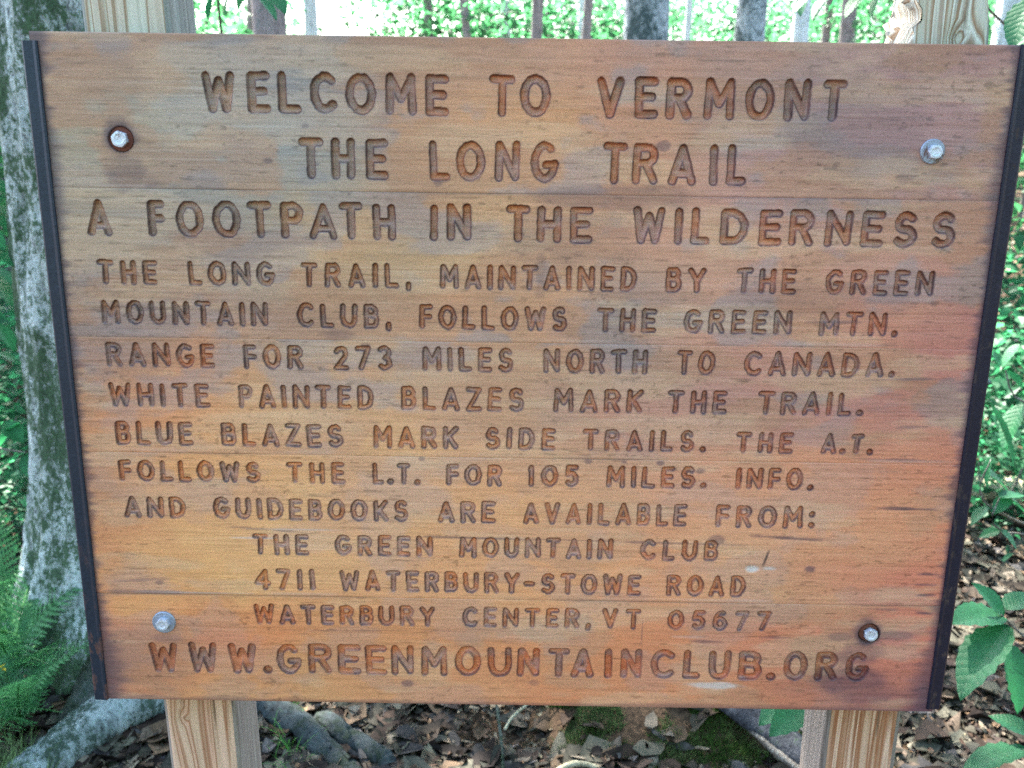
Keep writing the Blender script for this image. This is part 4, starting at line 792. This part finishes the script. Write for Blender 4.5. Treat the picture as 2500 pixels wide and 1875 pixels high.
# grass tuft
M_GRASS = m_leaf('grass_blades', srgb(96, 120, 70), srgb(150, 160, 110), (.12, .26, .07), .5, .3)
def grass(name, cx, cy, rx, ry, n, hmin, hmax, lab, cc=(1, 1, 1)):
    mb = MB()
    px = cx+rng.normal(0, rx, n); py = cy+rng.normal(0, ry, n); pz = gz(px, py); a = rng.uniform(0, 6.28, n); h = rng.uniform(hmin, hmax, n); ln = rng.uniform(.25, .95, n)
    V = []
    for k, (t, w_) in enumerate([(0, 1), (.4, .8), (.75, .5), (1, .05)]):
        d = t*t*ln*h; zz_ = pz+h*t*(1-.35*ln*t); x_ = px+np.cos(a)*d; y_ = py+np.sin(a)*d; wd_ = .0013*w_
        V += [np.stack([x_-np.sin(a)*wd_, y_+np.cos(a)*wd_, zz_], 1), np.stack([x_+np.sin(a)*wd_, y_-np.cos(a)*wd_, zz_], 1)]
    V = np.stack(V, 1).reshape(-1, 3); b = np.arange(n)[:, None]*8; Q = np.concatenate([b+[0, 1, 3, 2], b+[2, 3, 5, 4], b+[4, 5, 7, 6]], 1).reshape(-1, 4)
    mb.add(V, Q, np.repeat(np.array(cc)*rng.uniform(.6, 1.4, (n, 1)), 8, 0)); tag(ob(name, mb.mesh(name, M_GRASS, False)), lab, 'grass', kind='stuff')
grass('grass_tuft', -1.30, 1.03, .07, .05, 700, .05, .14, 'pale green grass tuft in the lower left corner')
grass('grass_blades', -.585, 1.22, .025, .06, 90, .04, .09, 'sparse green grass at the foot of the left post', (.5, 1.1, .45))
# yellow leaf caught on the fern
mb = MB(); V, Fq, C = leafset(np.array([0., .012]), np.array([0., .01]), np.array([0., -.008]), np.array([.035, .03]), np.array([srgb(235, 220, 80), srgb(225, 205, 60)]), .9, .6); mb.add(V, Fq, C); o = ob('yellow_leaf', mb.mesh('yellow_leaf', M_LIT), loc=(-1.30, 1.15, .27)); tag(o, 'bright yellow leaf caught on the fern at the left edge', 'leaf')

# ------------------------------------------------------------ fallen wood below and behind the sign
M_LOG = m_bark('rotten_log_bark', srgb(52, 54, 60), srgb(24, 25, 30), srgb(36, 54, 30), srgb(84, 86, 92), .3, 1.2, .008)
M_STICK = m_bark('pale_stick_bark', srgb(150, 145, 122), srgb(92, 86, 70), srgb(62, 74, 48), srgb(170, 168, 150), .2, 2.5, .004)
def log(name, pts, rr, mat, lab, cat, seed, n=18, flat=1.):
    P = spline(pts, 30); c = P[0].copy(); V, Fq = tube(P-c, np.interp(np.linspace(0, 1, 30), np.linspace(0, 1, len(rr)), rr), n, .12, seed, flat); mb = MB(); mb.add(V, Fq); return tag(ob(name, mb.mesh(name, mat), loc=c), lab, cat)
log('fallen_log', [(.45, 1.44, .14), (.60, 1.25, .13), (.72, 1.10, .10), (.88, .9, .05)], [.04, .045, .045, .04], M_LOG, 'dark blue-grey rotten log ending at the right post', 'log', 3, 20, .7)
log('fallen_stick', [(.60, 1.21, .115), (.66, 1.11, .10), (.73, 1.02, .08)], [.010, .013, .010], M_TWIG, 'short stick lying below the dark log', 'stick', 5, 10)
log('fallen_stick', [(.60, 1.30, .175), (.68, 1.18, .165), (.78, 1.06, .13)], [.004, .005, .004], M_TWIG, 'thin twig lying on the dark log', 'stick', 6, 8)
log('fallen_branch', [(1.75, 3.05, .10), (2.15, 2.75, .16), (2.45, 2.45, .10)], [.045, .055, .04], M_STICK, 'sunlit pale branch on the ground at the right', 'branch', 8, 14)
log('green_stem', [(-.055, 1.42, .02), (-.045, 1.36, .05), (-.03, 1.22, .04), (-.02, 1.05, .03)], [.003, .004, .0045, .0045], M_ROOTD, 'thin greenish twig standing among the leaves', 'twig', 9, 8)
log('fallen_twig', [(.12, 1.42, .09), (.05, 1.36, .06), (0.0, 1.30, .05), (-.02, 1.25, .045)], [.0035, .004, .004, .004], M_STICK, 'short grey twig crossing to the greenish one', 'twig', 10, 8)
log('fallen_branch', [(.08, 1.06, .035), (.16, 1.10, .055), (.26, 1.08, .04)], [.006, .008, .005], M_STICK, 'short pale branch at the bottom edge of the view', 'branch', 12, 10)

# ------------------------------------------------------------ broad-leaved shrub at the right edge
M_BROAD = m_leaf('broad_leaves', (.014, .095, .040), (.026, .145, .058), (.035, .25, .085), .5, .4, .4, veins=True)
def broad(seed, asp=.33, tip=.0):
    r_ = random.Random(seed); nu, nv = 15, 7; V = []
    for i in range(nu):
        u = i/(nu-1); wv = asp*math.sin(math.pi*u**.85)**.8*(1-.15*u); wv = max(wv, 0)*(1+.05*((i % 2)*2-1)) if 0 < i < nu-1 else 0
        for j in range(nv):
            v = j/(nv-1)*2-1; V.append((u, v*wv, .10*abs(v)*wv/asp*.8-.16*u*u+.012*math.sin(u*38-abs(v)*7)*(abs(v) > .1)+r_.uniform(-.002, .002)))
    i = np.arange(nu-1)[:, None]*nv+np.arange(nv-1)[None]; me = mesh_np('leaf', V, np.stack([i, i+1, i+nv+1, i+nv], -1).reshape(-1, 4), M_BROAD); vcol(me, np.ones((nu*nv, 3))*1.0); return me
BL = [broad(1, .30), broad(2, .36), broad(3, .27)]
def shrub(base, stems, leaves, lab, name='broadleaf_shrub'):
    r = empty(name, base, lab, 'shrub'); mb = MB()
    for st in stems:
        P = spline(np.array(st)-np.array(base), 12); V, Fq = tube(P, np.linspace(.0045, .0016, 12), 7); mb.add(V, Fq)
    ob('stem', mb.mesh('stem', M_TWIG), r)
    for k, (p, tipv, size, roll) in enumerate(leaves):
        o = ob('leaf', BL[k % 3], r); d = Vector(tipv).normalized(); sd_ = d.cross(Vector((0, 0, 1))).normalized(); up = sd_.cross(d)*-1
        up = d.cross(sd_)*-1; side = up.cross(d); q = Matrix((d, side, up)).transposed()
        o.matrix_local = Matrix.Translation(Vector(p)-Vector(base)) @ (Matrix.Rotation(roll, 3, d) @ q).to_4x4() @ Matrix.Scale(size, 4)
R1 = [((0.998,0.780,0.655),(-0.051,0.020,0.066),0.086),((0.998,0.780,0.655),(-0.120,-0.030,0.017),0.125),((0.998,0.760,0.647),(-0.135,-0.100,-0.081),0.187),((1.017,0.780,0.594),(0.012,-0.080,-0.105),0.133),((1.000,0.780,0.669),(0.073,0.030,0.032),0.085),((1.100,0.780,0.343),(-0.169,-0.050,-0.005),0.176),((1.111,0.800,0.364),(-0.066,0.050,0.022),0.085),((1.111,0.810,0.511),(-0.069,-0.030,-0.041),0.086)]
R2 = [((1.216,1.250,0.641),(-0.050,0.000,-0.014),0.052),((1.215,1.250,0.645),(0.040,-0.030,-0.036),0.061),((1.177,1.250,0.707),(-0.054,-0.030,-0.032),0.069),((1.237,1.270,0.727),(-0.050,-0.030,-0.032),0.067),((1.202,1.250,0.729),(0.070,0.020,0.010),0.073),((1.226,1.250,0.974),(-0.067,-0.040,-0.092),0.121),((1.125,1.230,0.988),(0.084,-0.050,-0.137),0.168),((1.244,1.270,0.716),(0.058,0.000,-0.043),0.072),((1.177,1.300,0.781),(0.089,0.020,-0.050),0.105),((1.163,1.300,0.770),(0.060,0.000,-0.021),0.063),((1.167,1.250,0.831),(-0.010,0.000,-0.075),0.076),((1.170,1.250,1.055),(0.049,0.000,-0.035),0.061),((1.247,1.350,1.099),(-0.043,0.000,-0.053),0.068)]
TR = [((0.937,0.900,1.853),(-0.054,-0.040,-0.085),0.108),((0.981,0.950,1.808),(-0.047,-0.030,-0.098),0.113)]
T1 = [((0.855,1.600,1.936),(-0.056,-0.030,-0.049),0.080),((0.772,1.600,1.940),(-0.056,-0.030,-0.062),0.089),((0.895,1.600,1.941),(-0.033,-0.030,-0.055),0.071),((0.741,1.600,1.944),(-0.068,-0.020,-0.046),0.085),((0.733,1.700,1.946),(-0.017,-0.020,-0.052),0.058),((0.849,1.700,1.963),(-0.068,-0.020,-0.055),0.089)]
T2 = [((-0.655,1.500,1.909),(0.066,-0.030,-0.054),0.091),((-0.647,1.600,1.931),(0.056,-0.030,-0.055),0.084),((-0.769,1.700,1.926),(-0.013,-0.020,-0.047),0.053),((-0.841,1.800,1.932),(-0.020,-0.020,-0.060),0.066),((-0.738,1.750,1.943),(-0.030,0.000,-0.046),0.055)]
B = [((0.554,0.550,0.611),(-0.092,-0.040,-0.047),0.111),((0.544,0.600,0.587),(-0.089,-0.030,-0.039),0.101)]
L1 = [((-1.458,1.700,1.350),(0.061,-0.030,-0.047),0.082),((-1.466,1.700,1.259),(0.069,-0.040,-0.039),0.089),((-1.538,1.800,1.174),(0.076,-0.040,-0.028),0.091),((-1.530,1.800,1.138),(0.076,-0.050,-0.050),0.104),((-1.446,1.700,1.439),(0.048,-0.020,-0.031),0.061),((-1.469,1.700,1.304),(0.038,-0.020,-0.054),0.069),((-1.545,1.800,1.015),(0.062,-0.020,-0.069),0.095),((-1.452,1.700,0.648),(-0.069,-0.030,-0.029),0.081),((-1.455,1.700,0.644),(0.027,-0.040,-0.062),0.078),((-1.578,1.850,0.916),(0.059,0.000,-0.025),0.064),((-1.559,1.800,0.710),(0.065,-0.030,-0.048),0.086),((-1.581,1.800,0.631),(0.061,0.000,0.093),0.111)]
def lv(L, roll=0.): return [(p, d, s*1.03, roll+((k*37) % 11-5)*.07) for k, (p, d, s) in enumerate(L)]
a = R1[0][0]
shrub((1.62, 1.05, 0.03), [[(1.62, 1.05, .03), (1.45, .92, .25), (a[0]+.03, a[1]+.01, a[2]-.03), (a[0], a[1], a[2])], [(1.45, .92, .25), (1.32, .82, .34), R1[5][0]], [(1.45, .92, .25), (1.30, .80, .36), R1[6][0]]], lv(R1), 'low shrub with large oval leaves in the lower right corner')
a = R2[0][0]
shrub((1.9, 1.75, .03), [[(1.9, 1.75, .03), (1.6, 1.45, .5), a, R2[4][0]], [(1.6, 1.45, .5), (1.5, 1.3, .9), R2[5][0], R2[11][0]], [(1.6, 1.45, .5), R2[2][0], R2[10][0]]], lv(R2), 'leafy shrub behind the lower half of the right strap')
a = TR[0][0]
shrub((2.0, 1.1, .05), [[(2.0, 1.1, .05), (1.8, 1.0, 1.0), (1.4, .93, 1.8), a]], lv(TR, .4), 'tall shrub whose big dark leaf hangs beside the right post top', 'tall_shrub')
a = T1[0][0]
shrub((1.9, 2.3, .05), [[(1.9, 2.3, .05), (1.7, 2.0, 1.3), (1.2, 1.7, 1.95), T1[0][0], T1[1][0], T1[3][0]], [(1.2, 1.7, 1.95), T1[2][0]]], lv(T1, .3), 'tall thin shrub hanging dark leaves left of the right post', 'tall_shrub')
shrub((-.9, 2.3, .05), [[(-.9, 2.3, .05), (-.85, 2.0, 1.3), (-.8, 1.7, 2.0), T2[0][0], T2[4][0]], [(-.8, 1.7, 2.0), T2[2][0], T2[3][0]]], lv(T2, .3), 'tall thin shrub with pointed leaves hanging right of the left post', 'tall_shrub')
shrub((.95, .95, .02), [[(.95, .95, .02), (.8, .7, .25), B[0][0]], [(.8, .7, .25), B[1][0]]], lv(B), 'small seedling with dark leaves just left of the right post', 'seedling')
shrub((-1.75, 2.0, .05), [[(-1.75, 2.0, .05), (-1.7, 1.9, .6), (-1.62, 1.8, 1.1), L1[4][0]], [(-1.7, 1.9, .6), L1[7][0]], [(-1.7, 1.9, .6), L1[6][0]]], lv(L1, .2), 'broad-leaved shrub left of the mossy trunk')
